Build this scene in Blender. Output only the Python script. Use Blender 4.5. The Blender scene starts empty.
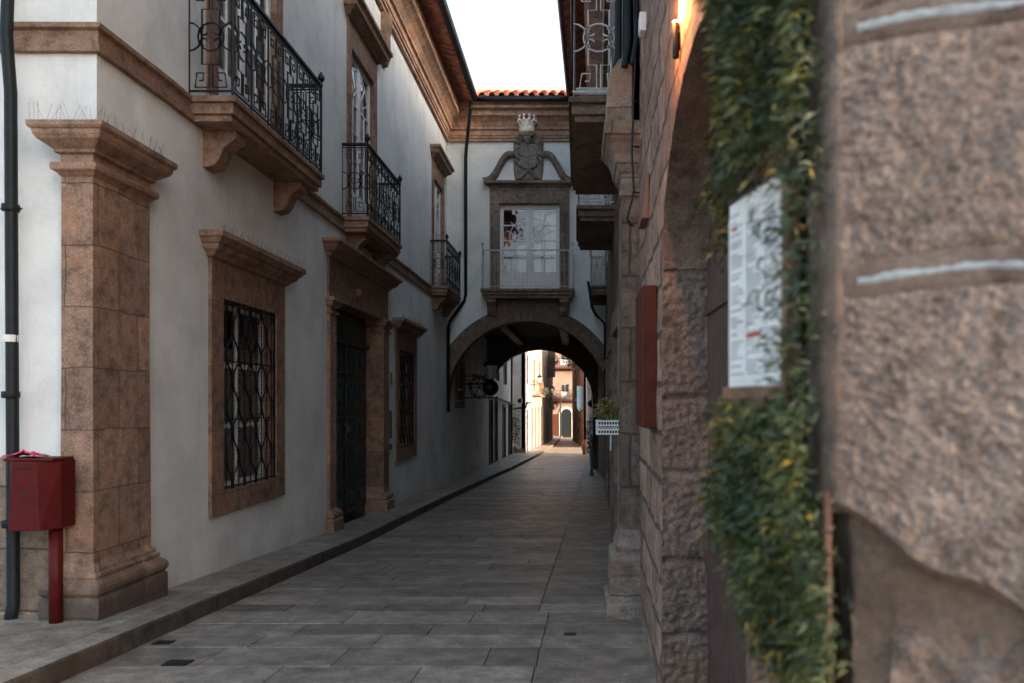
import bpy, math, random
from mathutils import Vector, noise
R = math.radians
random.seed(7)
S = bpy.context.scene
COL = S.collection
EYE = 1.5                     # height of the lens; all heights below are written relative to it

# ------------------------------------------------------------------ camera, sky, sun, exposure
cam_d = bpy.data.cameras.new('camera'); cam = bpy.data.objects.new('camera', cam_d); COL.objects.link(cam)
cam.location = (0, 0, EYE); cam.rotation_euler = (R(90), 0, 0)
cam_d.sensor_width = 36; cam_d.lens = 28.125
cam_d.shift_x = -0.0635; cam_d.shift_y = 0.0581
cam_d.clip_start = 0.05; cam_d.clip_end = 3000
cam_d.dof.use_dof = True; cam_d.dof.focus_distance = 13.0; cam_d.dof.aperture_fstop = 2.6
S.camera = cam
W = bpy.data.worlds.new('World'); S.world = W; W.use_nodes = True
wn = W.node_tree.nodes; wl = W.node_tree.links
bg = wn['Background']
sky = wn.new('ShaderNodeTexSky'); sky.sky_type = 'NISHITA'; sky.sun_disc = False
SUN_EL = 8.0; SUN_AZ = 111.8
sky.sun_elevation = R(SUN_EL); sky.sun_rotation = R(SUN_AZ); sky.air_density = 0.7; sky.dust_density = 7.0; sky.ozone_density = 1.0
hsv = wn.new('ShaderNodeHueSaturation'); hsv.inputs['Saturation'].default_value = .84; hsv.inputs['Hue'].default_value = .487
wl.new(sky.outputs[0], hsv.inputs['Color']); wl.new(hsv.outputs[0], bg.inputs['Color']); bg.inputs['Strength'].default_value = 0.15
sd = bpy.data.lights.new('sun', 'SUN'); sd.energy = 2.0; sd.angle = R(0.6); sd.color = (1.0, 0.68, 0.47)
sun = bpy.data.objects.new('sun', sd); COL.objects.link(sun)
dirn = Vector((math.sin(R(SUN_AZ))*math.cos(R(SUN_EL)), math.cos(R(SUN_AZ))*math.cos(R(SUN_EL)), math.sin(R(SUN_EL))))
sun.rotation_euler = dirn.to_track_quat('Z', 'Y').to_euler()
S.view_settings.view_transform = 'Standard'; S.view_settings.look = 'None'
S.view_settings.exposure = 3.3; S.view_settings.gamma = 1.0; S.view_settings.use_curve_mapping = False

# ------------------------------------------------------------------ materials
def newmat(name):
    m = bpy.data.materials.new(name); m.use_nodes = True
    nt = m.node_tree; b = nt.nodes['Principled BSDF']
    return m, nt, b
def N(nt, t, **kw):
    n = nt.nodes.new(t)
    for k, v in kw.items(): setattr(n, k, v)
    return n
def ramp(nt, src, stops):
    r = N(nt, 'ShaderNodeValToRGB'); e = r.color_ramp.elements
    e[0].position, e[0].color = stops[0][0], (*stops[0][1], 1)
    e[1].position, e[1].color = stops[-1][0], (*stops[-1][1], 1)
    for p, c in stops[1:-1]:
        q = e.new(p); q.color = (*c, 1)
    nt.links.new(src, r.inputs[0]); return r.outputs[0]
def nz(nt, vec, scale, detail=4, rough=.6):
    n = N(nt, 'ShaderNodeTexNoise'); n.inputs['Scale'].default_value = scale
    n.inputs['Detail'].default_value = detail; n.inputs['Roughness'].default_value = rough
    nt.links.new(vec, n.inputs['Vector']); return n.outputs[0]
def mix(nt, a, b, f, mode='MIX'):
    m = N(nt, 'ShaderNodeMix', data_type='RGBA', blend_type=mode)
    if isinstance(f, (int, float)): m.inputs[0].default_value = f
    else: nt.links.new(f, m.inputs[0])
    for i, v in ((6, a), (7, b)):
        if isinstance(v, tuple): m.inputs[i].default_value = (*v, 1)
        else: nt.links.new(v, m.inputs[i])
    return m.outputs[2]
def math_(nt, op, a, b=None, c=None):
    m = N(nt, 'ShaderNodeMath', operation=op)
    for i, v in enumerate((a, b, c)):
        if v is None: continue
        if isinstance(v, (int, float)): m.inputs[i].default_value = v
        else: nt.links.new(v, m.inputs[i])
    return m.outputs[0]
def bump(nt, b, h, strength, dist=.01, prev=None):
    n = N(nt, 'ShaderNodeBump'); n.inputs['Strength'].default_value = strength; n.inputs['Distance'].default_value = dist
    nt.links.new(h, n.inputs['Height'])
    if prev: nt.links.new(prev, n.inputs['Normal'])
    nt.links.new(n.outputs[0], b.inputs['Normal']); return n.outputs[0]
def flat(name, col, rough=.6, metal=0.0, var=.25, spec=.5, scale=14):
    m, nt, b = newmat(name)
    g = N(nt, 'ShaderNodeNewGeometry').outputs['Position']
    f = nz(nt, g, scale, 5)
    c = ramp(nt, f, [(.3, tuple(x*(1-var) for x in col)), (.7, tuple(min(1, x*(1+var)) for x in col))])
    nt.links.new(c, b.inputs['Base Color'])
    b.inputs['Roughness'].default_value = rough; b.inputs['Metallic'].default_value = metal
    b.inputs['Specular IOR Level'].default_value = spec
    bump(nt, b, nz(nt, g, scale*8, 3), .15, .003)
    return m
def N2(nt, vec, off):
    m = N(nt, 'ShaderNodeMapping'); m.inputs['Location'].default_value = (off, off*1.7, off*.6); nt.links.new(vec, m.inputs[0]); return m.outputs[0]
def granite(name, a, c, dark=(.05,.042,.036), scale=1.0, bmp=.5, joints=None, lich=.35, stain=None, sp=95, con=.62, warm=.45):
    """speckled weathered granite; joints=(course height, block length) cuts thin joint lines"""
    m, nt, b = newmat(name); L = nt.links
    g = N(nt, 'ShaderNodeNewGeometry').outputs['Position']
    big = nz(nt, g, 1.6*scale, 5, .65); mid = nz(nt, g, 9*scale, 6, .7); fine = nz(nt, g, sp*scale, 3, .8)
    col = ramp(nt, big, [(.32, a), (.66, c)])
    m2 = ramp(nt, mid, [(.36, (.45,.44,.44)), (.5, (.95,.95,.95)), (.64, (1.3,1.28,1.25))])
    col = mix(nt, col, m2, .8, 'MULTIPLY')
    spk = ramp(nt, fine, [(.36, (.22,.21,.20)), (.5, (1,1,1)), (.64, (1.9,1.85,1.8))])
    col = mix(nt, col, spk, .8*con, 'MULTIPLY')
    li = ramp(nt, nz(nt, g, 3.3*scale, 7, .75), [(.56, (0,0,0)), (.68, (1,1,1))])
    lif = math_(nt, 'MULTIPLY', li, lich)
    col = mix(nt, col, (.13,.125,.12), lif)
    pt = ramp(nt, nz(nt, N2(nt, g, 7.7), 2.1*scale, 5, .7), [(.53, (0,0,0)), (.62, (1,1,1))])
    col = mix(nt, col, (a[0]*1.45, a[1]*1.12, a[2]*.85), math_(nt, 'MULTIPLY', pt, warm))
    hgt = math_(nt, 'ADD', math_(nt, 'MULTIPLY', mid, .7), math_(nt, 'MULTIPLY', fine, .5))
    if joints:
        sep = N(nt, 'ShaderNodeSeparateXYZ'); L.new(g, sep.inputs[0])
        cb = N(nt, 'ShaderNodeCombineXYZ')
        wob = math_(nt, 'MULTIPLY', nz(nt, g, 3.0, 2), .05)
        L.new(math_(nt, 'ADD', math_(nt, 'ADD', sep.outputs[0], sep.outputs[1]), wob), cb.inputs[0])
        L.new(math_(nt, 'ADD', sep.outputs[2], wob), cb.inputs[1])
        br = N(nt, 'ShaderNodeTexBrick'); L.new(cb.outputs[0], br.inputs['Vector'])
        br.inputs['Scale'].default_value = 1; br.inputs['Brick Width'].default_value = joints[1]
        br.inputs['Row Height'].default_value = joints[0]; br.inputs['Mortar Size'].default_value = .006 if len(joints) < 3 else joints[2]
        br.inputs['Mortar Smooth'].default_value = .35
        br.inputs['Color1'].default_value = (.62,.61,.62,1); br.inputs['Color2'].default_value = (1.25,1.18,1.1,1); br.inputs['Mortar'].default_value = (.9,.9,.9,1)
        col = mix(nt, col, br.outputs['Color'], .8, 'MULTIPLY')
        col = mix(nt, col, dark, math_(nt, 'MULTIPLY', br.outputs['Fac'], .75))
        hgt = math_(nt, 'SUBTRACT', hgt, math_(nt, 'MULTIPLY', br.outputs['Fac'], 1.6))
    if stain:
        sep = N(nt, 'ShaderNodeSeparateXYZ'); L.new(g, sep.inputs[0])
        hz = math_(nt, 'ADD', sep.outputs[2], math_(nt, 'MULTIPLY', nz(nt, g, 4, 5), .55))
        k = ramp(nt, hz, [(stain[0], (1,1,1)), (stain[1], (0,0,0))])
        col = mix(nt, col, (.045,.045,.045), math_(nt, 'MULTIPLY', k, .8))
    L.new(col, b.inputs['Base Color']); b.inputs['Roughness'].default_value = .82; b.inputs['Specular IOR Level'].default_value = .3
    bump(nt, b, hgt, bmp, .012)
    return m
def stucco(name, col, grime=.5, zb=0.0):
    m, nt, b = newmat(name); L = nt.links
    g = N(nt, 'ShaderNodeNewGeometry').outputs['Position']
    c = ramp(nt, nz(nt, g, 1.1, 8, .7), [(.35, tuple(x*.78 for x in col)), (.55, tuple(x*.97 for x in col)), (.7, col)])
    # vertical rain streaks and rising damp: dirt with a ragged edge
    mp = N(nt, 'ShaderNodeMapping'); mp.inputs['Scale'].default_value = (6, 6, .35); L.new(g, mp.inputs[0])
    st = ramp(nt, nz(nt, mp.outputs[0], 1.2, 5, .7), [(.55, (0,0,0)), (.8, (1,1,1))])
    c = mix(nt, c, tuple(x*.62 for x in col), math_(nt, 'MULTIPLY', st, .6*grime))
    sep = N(nt, 'ShaderNodeSeparateXYZ'); L.new(g, sep.inputs[0])
    slope = math_(nt, 'ADD', sep.outputs[2], math_(nt, 'MULTIPLY', sep.outputs[1], .042))
    hz = math_(nt, 'ADD', slope, math_(nt, 'MULTIPLY', nz(nt, g, 2.2, 6, .7), 1.1))
    k = ramp(nt, hz, [(.62, (1,1,1)), (1.0, (.25,.25,.25))])
    k2 = ramp(nt, hz, [(.35, (1,1,1)), (1.15, (0,0,0))])
    c = mix(nt, c, (col[0]*.62, col[1]*.55, col[2]*.5), math_(nt, 'MULTIPLY', k2, .55*grime))
    L.new(c, b.inputs['Base Color']); b.inputs['Roughness'].default_value = .9; b.inputs['Specular IOR Level'].default_value = .2
    h = math_(nt, 'ADD', nz(nt, g, 4, 7, .65), math_(nt, 'MULTIPLY', nz(nt, g, 60, 3), .15))
    bump(nt, b, h, .6, .025)
    return m
def glassmat(name, tint=(.02,.025,.03), refl=1.0):
    m, nt, b = newmat(name); L = nt.links
    nt.nodes.remove(b); out = nt.nodes['Material Output']
    tr = N(nt, 'ShaderNodeBsdfTransparent'); tr.inputs[0].default_value = (.95,.97,.97,1)
    gl = N(nt, 'ShaderNodeBsdfGlossy'); gl.inputs['Roughness'].default_value = .03
    g = N(nt, 'ShaderNodeNewGeometry').outputs['Position']
    bp = N(nt, 'ShaderNodeBump'); bp.inputs['Strength'].default_value = .25; bp.inputs['Distance'].default_value = .02
    L.new(nz(nt, g, 2.2, 2), bp.inputs['Height']); L.new(bp.outputs[0], gl.inputs['Normal'])
    fr = N(nt, 'ShaderNodeFresnel'); fr.inputs[0].default_value = 1.6
    mx = N(nt, 'ShaderNodeMixShader'); L.new(math_(nt, 'MULTIPLY_ADD', fr.outputs[0], .85, .06), mx.inputs[0])
    L.new(tr.outputs[0], mx.inputs[1]); L.new(gl.outputs[0], mx.inputs[2]); L.new(mx.outputs[0], out.inputs[0])
    return m
def leafmat(name, cols, rough=.5):
    m, nt, b = newmat(name); L = nt.links
    a = N(nt, 'ShaderNodeAttribute'); a.attribute_name = 'tint'
    st = [(i/(len(cols)-1), c) for i, c in enumerate(cols)]
    L.new(ramp(nt, a.outputs['Fac'], st), b.inputs['Base Color'])
    b.inputs['Roughness'].default_value = rough
    b.inputs['Subsurface Weight'].default_value = 0
    return m

M = {}
M['white'] = stucco('white_stucco', (.76,.785,.765), 1.0)
M['bridge_white'] = stucco('bridge_stucco', (.78,.82,.80), .8)
M['far_white'] = stucco('far_stucco', (.60,.60,.59), .6)
M['pink_wall'] = stucco('pinkish_stucco', (.25,.19,.155), .6)
M['stone'] = granite('brown_granite', (.225,.145,.105), (.32,.21,.155), joints=(.62, 1.1, .004), lich=.35)
M['stone_plain'] = granite('brown_granite_plain', (.22,.14,.10), (.32,.21,.155), lich=.3)
M['pilaster'] = granite('pilaster_granite', (.235,.155,.112), (.35,.235,.17), joints=(.44, .52, .005), lich=.45, stain=(.35,.62), bmp=.7)
M['dado'] = granite('dado_granite', (.20,.16,.13), (.26,.21,.165), joints=(.45, .7, .008), lich=.5, bmp=.8)
M['grey_stone'] = granite('grey_granite', (.18,.145,.12), (.27,.22,.185), joints=(.55, 1.0, .006), lich=.5)
M['arch_stone'] = granite('arch_granite', (.15,.112,.09), (.21,.16,.125), lich=.3)
M['cornice'] = granite('cornice_granite', (.36,.235,.17), (.46,.31,.23), joints=(2.0, 1.3, .005), lich=.15)
M['shield'] = granite('carved_granite', (.19,.17,.15), (.26,.235,.21), lich=.5, scale=2)
M['crown'] = granite('pale_carved_stone', (.62,.56,.49), (.75,.69,.61), lich=.15, scale=2)
M['rubble'] = granite('rubble_granite', (.25,.17,.13), (.35,.245,.19), joints=(.27, .46, .018), lich=.3, bmp=1.0)
M['rough'] = granite('rough_granite', (.19,.145,.12), (.27,.205,.17), lich=.4, bmp=1.0)
M['near'] = granite('near_granite', (.185,.138,.113), (.255,.197,.165), lich=.55, bmp=.9, scale=2.2, sp=52, con=.6, warm=.2)
M['render'] = granite('old_render', (.135,.098,.075), (.19,.14,.11), lich=.25, bmp=.3, scale=.8, con=.35)
M['right_house'] = granite('right_house_granite', (.13,.10,.08), (.19,.15,.12), joints=(.42, .8, .01), lich=.45, bmp=.9)
M['iron'] = flat('black_iron', (.018,.019,.02), .45, .6)
M['pipe'] = flat('dark_green_pipe', (.010,.016,.018), .5, .0, spec=.2)
M['pale_iron'] = flat('pale_painted_iron', (.50,.50,.49), .5)
M['white_wood'] = flat('white_painted_wood', (.76,.77,.76), .45, var=.12)
M['door_green'] = flat('dark_door_paint', (.016,.030,.028), .35, var=.4)
M['brown_wood'] = flat('brown_wood', (.16,.085,.055), .55, var=.35)
M['dark_wood'] = flat('dark_plank_wood', (.075,.042,.035), .6, var=.35)
M['ink_dark'] = flat('dark_lettering', (.10,.10,.11), .7)
M['red'] = flat('dark_red_paint', (.075,.006,.006), .55, var=.2, spec=.2)
M['redbox'] = flat('rust_red_metal', (.075,.018,.011), .6, spec=.25, var=.25)
M['pink'] = flat('pink_plastic', (.62,.03,.09), .3)
M['rust'] = flat('copper_pipe', (.13,.06,.04), .6, .1)
M['tile'] = flat('clay_tile', (.44,.17,.095), .85, var=.55, scale=9)
M['tile_dark'] = flat('weathered_clay_tile', (.36,.15,.10), .85, var=.5, scale=7)
M['dark'] = flat('dark_interior', (.012,.011,.011), .9)
M['curtain'] = flat('white_curtain', (.8,.77,.72), .9, var=.15)
M['warm_curtain'] = flat('warm_blind', (.8,.55,.38), .9, var=.3)
M['paper'] = flat('white_paper', (.72,.73,.70), .6, var=.1)
M['ink'] = flat('grey_ink', (.36,.40,.43), .8)
M['red_ink'] = flat('red_ink', (.45,.06,.04), .8)
M['lit_ledge'] = flat('painted_lit_ledge', (.33,.37,.38), .9, var=.3, scale=40)  # pale blue-grey paints skylight caught on the block ledges
M['joint'] = granite('joint_mortar', (.13,.096,.077), (.18,.137,.112), lich=.25, bmp=.5, scale=2, con=.4)
M['dirt'] = flat('joint_dirt', (.035,.033,.03), .95)
M['glass'] = glassmat('window_glass')
M['lampglass'] = flat('frosted_lamp_glass', (.75,.75,.72), .3, var=.05)
M['blue'] = flat('blue_canvas', (.10,.22,.30), .8)
M['terracotta'] = flat('terracotta', (.40,.15,.07), .8)
M['leaf'] = leafmat('hedge_leaf', [(.008,.018,.008), (.020,.040,.014), (.050,.076,.022), (.16,.14,.022), (.42,.26,.03)])
M['leaf_dry'] = leafmat('yellow_leaf', [(.05,.07,.02), (.14,.14,.04), (.32,.26,.08)])
M['leaf_dark'] = leafmat('dark_leaf', [(.012,.025,.012), (.03,.05,.02), (.07,.09,.03)])
M['flower'] = flat('red_flower', (.5,.03,.03), .6)
M['stem'] = flat('green_stem', (.04,.06,.03), .7)

def slabmat():
    m, nt, b = newmat('granite_paving'); L = nt.links
    g = N(nt, 'ShaderNodeNewGeometry').outputs['Position']
    a = N(nt, 'ShaderNodeAttribute'); a.attribute_name = 'tint'
    base = ramp(nt, a.outputs['Fac'], [(0, (.135,.112,.089)), (.5, (.20,.172,.139)), (1, (.29,.254,.208))])
    mid = ramp(nt, nz(nt, g, 5, 8, .8), [(.35, (.5,.5,.5)), (.5, (.95,.95,.95)), (.65, (1.55,1.52,1.48))])
    fine = ramp(nt, nz(nt, g, 120, 2, .8), [(.32, (.35,.35,.35)), (.5, (1,1,1)), (.68, (1.9,1.9,1.85))])
    c = mix(nt, base, mid, .95, 'MULTIPLY'); c = mix(nt, c, fine, .8, 'MULTIPLY')
    st = ramp(nt, nz(nt, g, 1.3, 5, .7), [(.5, (0,0,0)), (.7, (1,1,1))])
    c = mix(nt, c, (.055,.05,.045), math_(nt, 'MULTIPLY', st, .4))
    L.new(c, b.inputs['Base Color'])
    r = ramp(nt, nz(nt, g, 3, 5), [(.3, (.38,)*3), (.7, (.62,)*3)]); L.new(r, b.inputs['Roughness'])
    b.inputs['Specular IOR Level'].default_value = .45
    bump(nt, b, math_(nt, 'ADD', nz(nt, g, 14, 6, .7), math_(nt, 'MULTIPLY', nz(nt, g, 120, 2), .35)), .6, .012)
    return m
M['slab'] = slabmat()
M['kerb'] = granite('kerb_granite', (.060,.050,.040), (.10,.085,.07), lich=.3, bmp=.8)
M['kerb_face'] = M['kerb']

# ------------------------------------------------------------------ mesh builder
WL = {}
class MB:
    def __init__(s): s.v = []; s.f = []; s.t = []
    def quad(s, a, b, c, d):
        i = len(s.v); s.v += [a, b, c, d]; s.f.append((i, i+1, i+2, i+3)); return s
    def poly(s, pts):
        i = len(s.v); s.v += list(pts); s.f.append(tuple(range(i, i+len(pts)))); return s
    def box(s, x0, x1, y0, y1, z0, z1):
        i = len(s.v)
        s.v += [(x, y, z) for z in (z0, z1) for y in (y0, y1) for x in (x0, x1)]
        for f in ((0,2,3,1), (4,5,7,6), (0,1,5,4), (2,6,7,3), (0,4,6,2), (1,3,7,5)): s.f.append(tuple(i+k for k in f))
        return s
    def prism(s, prof, fn, a0, a1, caps=True):
        """profile points p -> fn(p, a) world point, extruded from a0 to a1"""
        n = len(prof); i = len(s.v)
        s.v += [fn(p, a0) for p in prof] + [fn(p, a1) for p in prof]
        for k in range(n): s.f.append((i+k, i+(k+1) % n, i+n+(k+1) % n, i+n+k))
        if caps: s.f.append(tuple(range(i+n-1, i-1, -1))); s.f.append(tuple(range(i+n, i+2*n)))
        return s
    def tube(s, pts, r, n=6, closed=False, caps=True):
        pts = [Vector(p) for p in pts]; m = len(pts); i0 = len(s.v)
        rr = r if isinstance(r, (list, tuple)) else [r]*m
        for k, p in enumerate(pts):
            if closed: d = pts[(k+1) % m] - pts[k-1]
            else: d = pts[min(k+1, m-1)] - pts[max(k-1, 0)]
            if d.length < 1e-9: d = Vector((0,0,1))
            d.normalize()
            up = Vector((0,0,1)) if abs(d.z) < .9 else Vector((0,1,0))
            u = d.cross(up).normalized(); w = u.cross(d)
            off = math.pi/n
            for q in range(n):
                a = 2*math.pi*q/n + off
                s.v.append(tuple(p + (u*math.cos(a) + w*math.sin(a))*rr[k]))
        for k in range(m if closed else m-1):
            for q in range(n):
                a = i0+k*n+q; b = i0+k*n+(q+1) % n; k2 = (k+1) % m
                s.f.append((a, b, i0+k2*n+(q+1) % n, i0+k2*n+q))
        if not closed and caps:
            s.f.append(tuple(i0+q for q in range(n-1, -1, -1))); s.f.append(tuple(i0+(m-1)*n+q for q in range(n)))
        return s
    def lathe(s, c, prof, n=16):
        i0 = len(s.v)
        for r, h in prof:
            for q in range(n):
                a = 2*math.pi*q/n; s.v.append((c[0]+r*math.cos(a), c[1]+r*math.sin(a), c[2]+h))
        for k in range(len(prof)-1):
            for q in range(n):
                s.f.append((i0+k*n+q, i0+k*n+(q+1) % n, i0+(k+1)*n+(q+1) % n, i0+(k+1)*n+q))
        s.f.append(tuple(i0+q for q in range(n-1, -1, -1))); s.f.append(tuple(i0+(len(prof)-1)*n+q for q in range(n)))
        return s
    def ball(s, c, r, n=8, sq=1.0):
        return s.lathe(c, [(max(r*math.sin(math.pi*k/n), .0005), -r*math.cos(math.pi*k/n)*sq) for k in range(n+1)], n)
    def build(s, name, mat, parent=None, smooth=False, bevel=0, at=None):
        if parent is not None: o0 = WL[parent.name]
        elif at is not None: o0 = Vector(at)
        else:
            xs = [v[0] for v in s.v]; ys = [v[1] for v in s.v]; zs = [v[2] for v in s.v]
            o0 = Vector(((min(xs)+max(xs))/2, (min(ys)+max(ys))/2, min(zs)))
        me = bpy.data.meshes.new(name)
        me.from_pydata([(v[0]-o0.x, v[1]-o0.y, v[2]-o0.z) for v in s.v], [], s.f)
        if s.t:
            at_ = me.attributes.new('tint', 'FLOAT', 'FACE'); at_.data.foreach_set('value', s.t)
        me.materials.append(M[mat] if isinstance(mat, str) else mat)
        if smooth: me.polygons.foreach_set('use_smooth', [True]*len(me.polygons))
        me.update()
        o = bpy.data.objects.new(name, me); COL.objects.link(o)
        if parent is not None: o.parent = parent; WL[o.name] = o0.copy()
        else: o.location = o0; WL[o.name] = o0.copy()
        if bevel:
            b = o.modifiers.new('bevel', 'BEVEL'); b.width = bevel; b.segments = 2; b.limit_method = 'ANGLE'; b.angle_limit = R(40)
        return o
def tag(o, label=None, cat=None, group=None, kind=None):
    if label: o['label'] = label
    if cat: o['category'] = cat
    if group: o['group'] = group
    if kind: o['kind'] = kind
    return o
def thing(name, loc, label, cat, group=None):
    o = bpy.data.objects.new(name, None); COL.objects.link(o); o.location = loc; o.empty_display_size = .2
    WL[o.name] = Vector(loc); return tag(o, label, cat, group)
def E(h): return EYE + h
def lerp(pts, x):
    if x <= pts[0][0]: return pts[0][1]
    for (a, b), (c, d) in zip(pts, pts[1:]):
        if x <= c: return b + (d-b)*(x-a)/(c-a)
    return pts[-1][1]
PAV = [(-60, -1.15), (0, -1.25), (5.5, -1.535), (11, -1.83), (21.8, -2.23), (30.8, -2.53), (43.75, -2.84), (56, -3.05), (75, -3.2), (400, -3.5)]
def G(y): return E(lerp(PAV, y))             # pavement level
def GR(y): return G(y) - .126                # road level
KERB = [(-8, -2.98), (4.2, -2.97), (6, -2.96), (8.7, -2.92), (18, -2.86), (27, -2.64), (43, -2.05), (56, -1.6), (73, -1.3)]
def KX(y): return lerp(KERB, y)
def XR(y): return .37 + .02*y                # near stone house wall
def XH(y): return .25 + .024*y               # second house on the right

# ------------------------------------------------------------------ ground, road, pavement
b = MB()
ys = [-60, -20, -8, -4, -2] + [i*1.0 for i in range(0, 80)] + [100, 200, 500, 1500]
for y0, y1 in zip(ys, ys[1:]):
    for x0, x1 in ((-1500, -40), (-40, -8), (-8, -3.2), (-3.2, 8), (8, 40), (40, 1500)):
        b.quad((x0, y0, GR(y0)-.02), (x1, y0, GR(y0)-.02), (x1, y1, GR(y1)-.02), (x0, y1, GR(y1)-.02))
tag(b.build('ground', 'dirt'), kind='structure')

b = MB()                                     # road of granite slabs laid in courses across the lane
def slab(b, x0, x1, y0, y1, zf, gap=.007, tint=.5, tilt=0, lo=.02):
    ch = .0035
    g = gap/2
    a = [(x0+g, y0+g), (x1-g, y0+g), (x1-g, y1-g), (x0+g, y1-g)]
    i = [(x0+g+ch, y0+g+ch), (x1-g-ch, y0+g+ch), (x1-g-ch, y1-g-ch), (x0+g+ch, y1-g-ch)]
    k = len(b.v)
    b.v += [(p[0], p[1], zf(p[1])-lo) for p in a] + [(p[0], p[1], zf(p[1])-.006+tilt) for p in a] + [(p[0], p[1], zf(p[1])+tilt) for p in i]
    for q in range(4):
        r = (q+1) % 4
        b.f += [(k+q, k+r, k+4+r, k+4+q), (k+4+q, k+4+r, k+8+r, k+8+q)]; b.t += [tint, tint]
    b.f.append((k+8, k+9, k+10, k+11)); b.t.append(tint)
y = -6.0; rs = random.Random(3)
while y < 73:
    d = rs.uniform(.30, .46)
    y1 = min(y+d, 73)
    kx = KX(y)+.004; xr = (XR(y) if y < 6.3 else XH(y)) + .06
    if y < 1.2: xr = 6.0
    if 42 < y: xr = 9.0
    strip = xr - rs.choice([.0, .0]) - .78
    row = rs.uniform(0, 1)
    x = kx
    first = True
    while x < strip-.05:
        w = rs.uniform(.75, 1.5)
        if first: w *= rs.uniform(.3, 1); first = False
        x1 = x+w
        if strip-x1 < .3: x1 = strip
        slab(b, x, x1, y, y1, GR, tint=min(1, max(0, row*.6+rs.uniform(0, .5))), tilt=rs.uniform(-.0015, .0015), gap=rs.uniform(.001, .004))
        x = x1
    while x < xr-.01:
        x1 = min(x+1.9, xr) if xr - x > 2.4 else xr
        slab(b, x, x1, y, y1, GR, tint=rs.uniform(.2, .8), tilt=rs.uniform(-.0015, .0015)); x = x1
    y = y1
tag(b.build('road', 'slab'), kind='structure')

b = MB()                                     # pavement: flags, running behind the front corner too
y = -6.0
while y < 73:
    d = rs.uniform(.8, 1.3); y1 = y+d
    if y < 5.83 < y1: y1 = 5.84
    kx = KX(y)-.20
    xs = [kx]; x = kx
    lim = -12 if y < 5.8 else -3.56
    while x > lim:
        x = max(x-rs.uniform(.7, 1.2), lim); xs.append(x)
    for xa, xb in zip(xs, xs[1:]):
        slab(b, xb, xa, y, y1, G, tint=rs.uniform(.5, .95), tilt=rs.uniform(-.002, .002), gap=.006, lo=.1)
    y = y1
tag(b.build('pavement', 'slab'), kind='structure')
b = MB(); bt = MB()                          # kerb stones: pale tops, darker faces
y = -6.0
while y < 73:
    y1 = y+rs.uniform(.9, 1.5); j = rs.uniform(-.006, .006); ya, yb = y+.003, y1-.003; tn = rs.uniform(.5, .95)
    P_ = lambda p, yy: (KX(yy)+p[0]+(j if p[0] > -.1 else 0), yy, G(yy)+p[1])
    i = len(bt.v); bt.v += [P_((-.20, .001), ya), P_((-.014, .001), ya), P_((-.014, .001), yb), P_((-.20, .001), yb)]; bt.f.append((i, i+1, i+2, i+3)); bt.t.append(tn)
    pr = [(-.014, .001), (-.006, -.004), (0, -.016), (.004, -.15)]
    i = len(b.v)
    for yy in (ya, yb): b.v += [P_(p, yy) for p in pr]
    for q in range(3): b.f.append((i+q, i+q+1, i+4+q+1, i+4+q))
    for o_ in (0, 4): b.v += [P_((-.20, -.15), ya if o_ == 0 else yb)]
    b.f.append((i, i+1, i+2, i+3, i+8)); b.f.append((i+4, i+5, i+6, i+7, i+9))
    y = y1
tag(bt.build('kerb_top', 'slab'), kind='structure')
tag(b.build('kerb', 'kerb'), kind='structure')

# ------------------------------------------------------------------ facade with openings
def facade(b, P, s0, s1, h0, h1, ops, depth, nin, caps=True):
    """front face plus reveals; P(s,h) -> point on the face, nin = inward direction"""
    ss = sorted({s0, s1, *[o[0] for o in ops], *[o[1] for o in ops]}); hs = sorted({h0, h1, *[o[2] for o in ops], *[o[3] for o in ops]})
    nin = Vector(nin)
    def isop(s, h): return any(o[0] < s < o[1] and o[2] < h < o[3] for o in ops)
    for a, c in zip(ss, ss[1:]):
        for e, g in zip(hs, hs[1:]):
            if not isop((a+c)/2, (e+g)/2):
                b.quad(P(a, e), P(c, e), P(c, g), P(a, g))
    def q(p): return tuple(Vector(p)+nin*depth)
    for (a, c, e, g) in ops:
        for (p1, p2) in (((a, e), (c, e)), ((c, e), (c, g)), ((c, g), (a, g)), ((a, g), (a, e))):
            A = P(*p1); B = P(*p2); b.quad(A, B, q(B), q(A))
    for (p1, p2) in () if not caps else (((s0, h1), (s1, h1)), ((s0, h0), (s0, h1)), ((s1, h0), (s1, h1))):
        A = P(*p1); B = P(*p2); b.quad(A, B, q(B), q(A))
PL = lambda s, h: (-3.5, s, E(h))            # left palace, street side

# ------------------------------------------------------------------ ironwork
def motif(h):
    u = h
    A = [(.106,.097), (.141,.097), (.15,.167), (.079,.167), (.062,.035), (.203,.035), (.203,.247), (.132,.247), (.132,.5)]
    paths = []
    for mir in (0, 1):
        for top in (0, 1):
            paths.append([(((.441-p) if mir else p)*u, ((1-q) if top else q)*u) for p, q in A])
    def arc(cx, cy, r, a0, a1, n):
        return [((cx+r*math.cos(R(a0+(a1-a0)*k/n)))*u, (cy+r*math.sin(R(a0+(a1-a0)*k/n)))*u) for k in range(n+1)]
    paths.append(arc(.22, .5, .13, 0, 360, 14))
    paths.append(arc(0, .5, .13, -90, 90, 8)); paths.append(arc(.441, .5, .13, 90, 270, 8))
    for sx in (-1, 1):
        for sy in (-1, 1):
            paths.append(arc(.22+sx*.07, .5+sy*.05, .035, 90*sy, (90+(-sx)*0)*sy - 250*sy*sx, 7))
    return paths, .441*u
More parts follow.
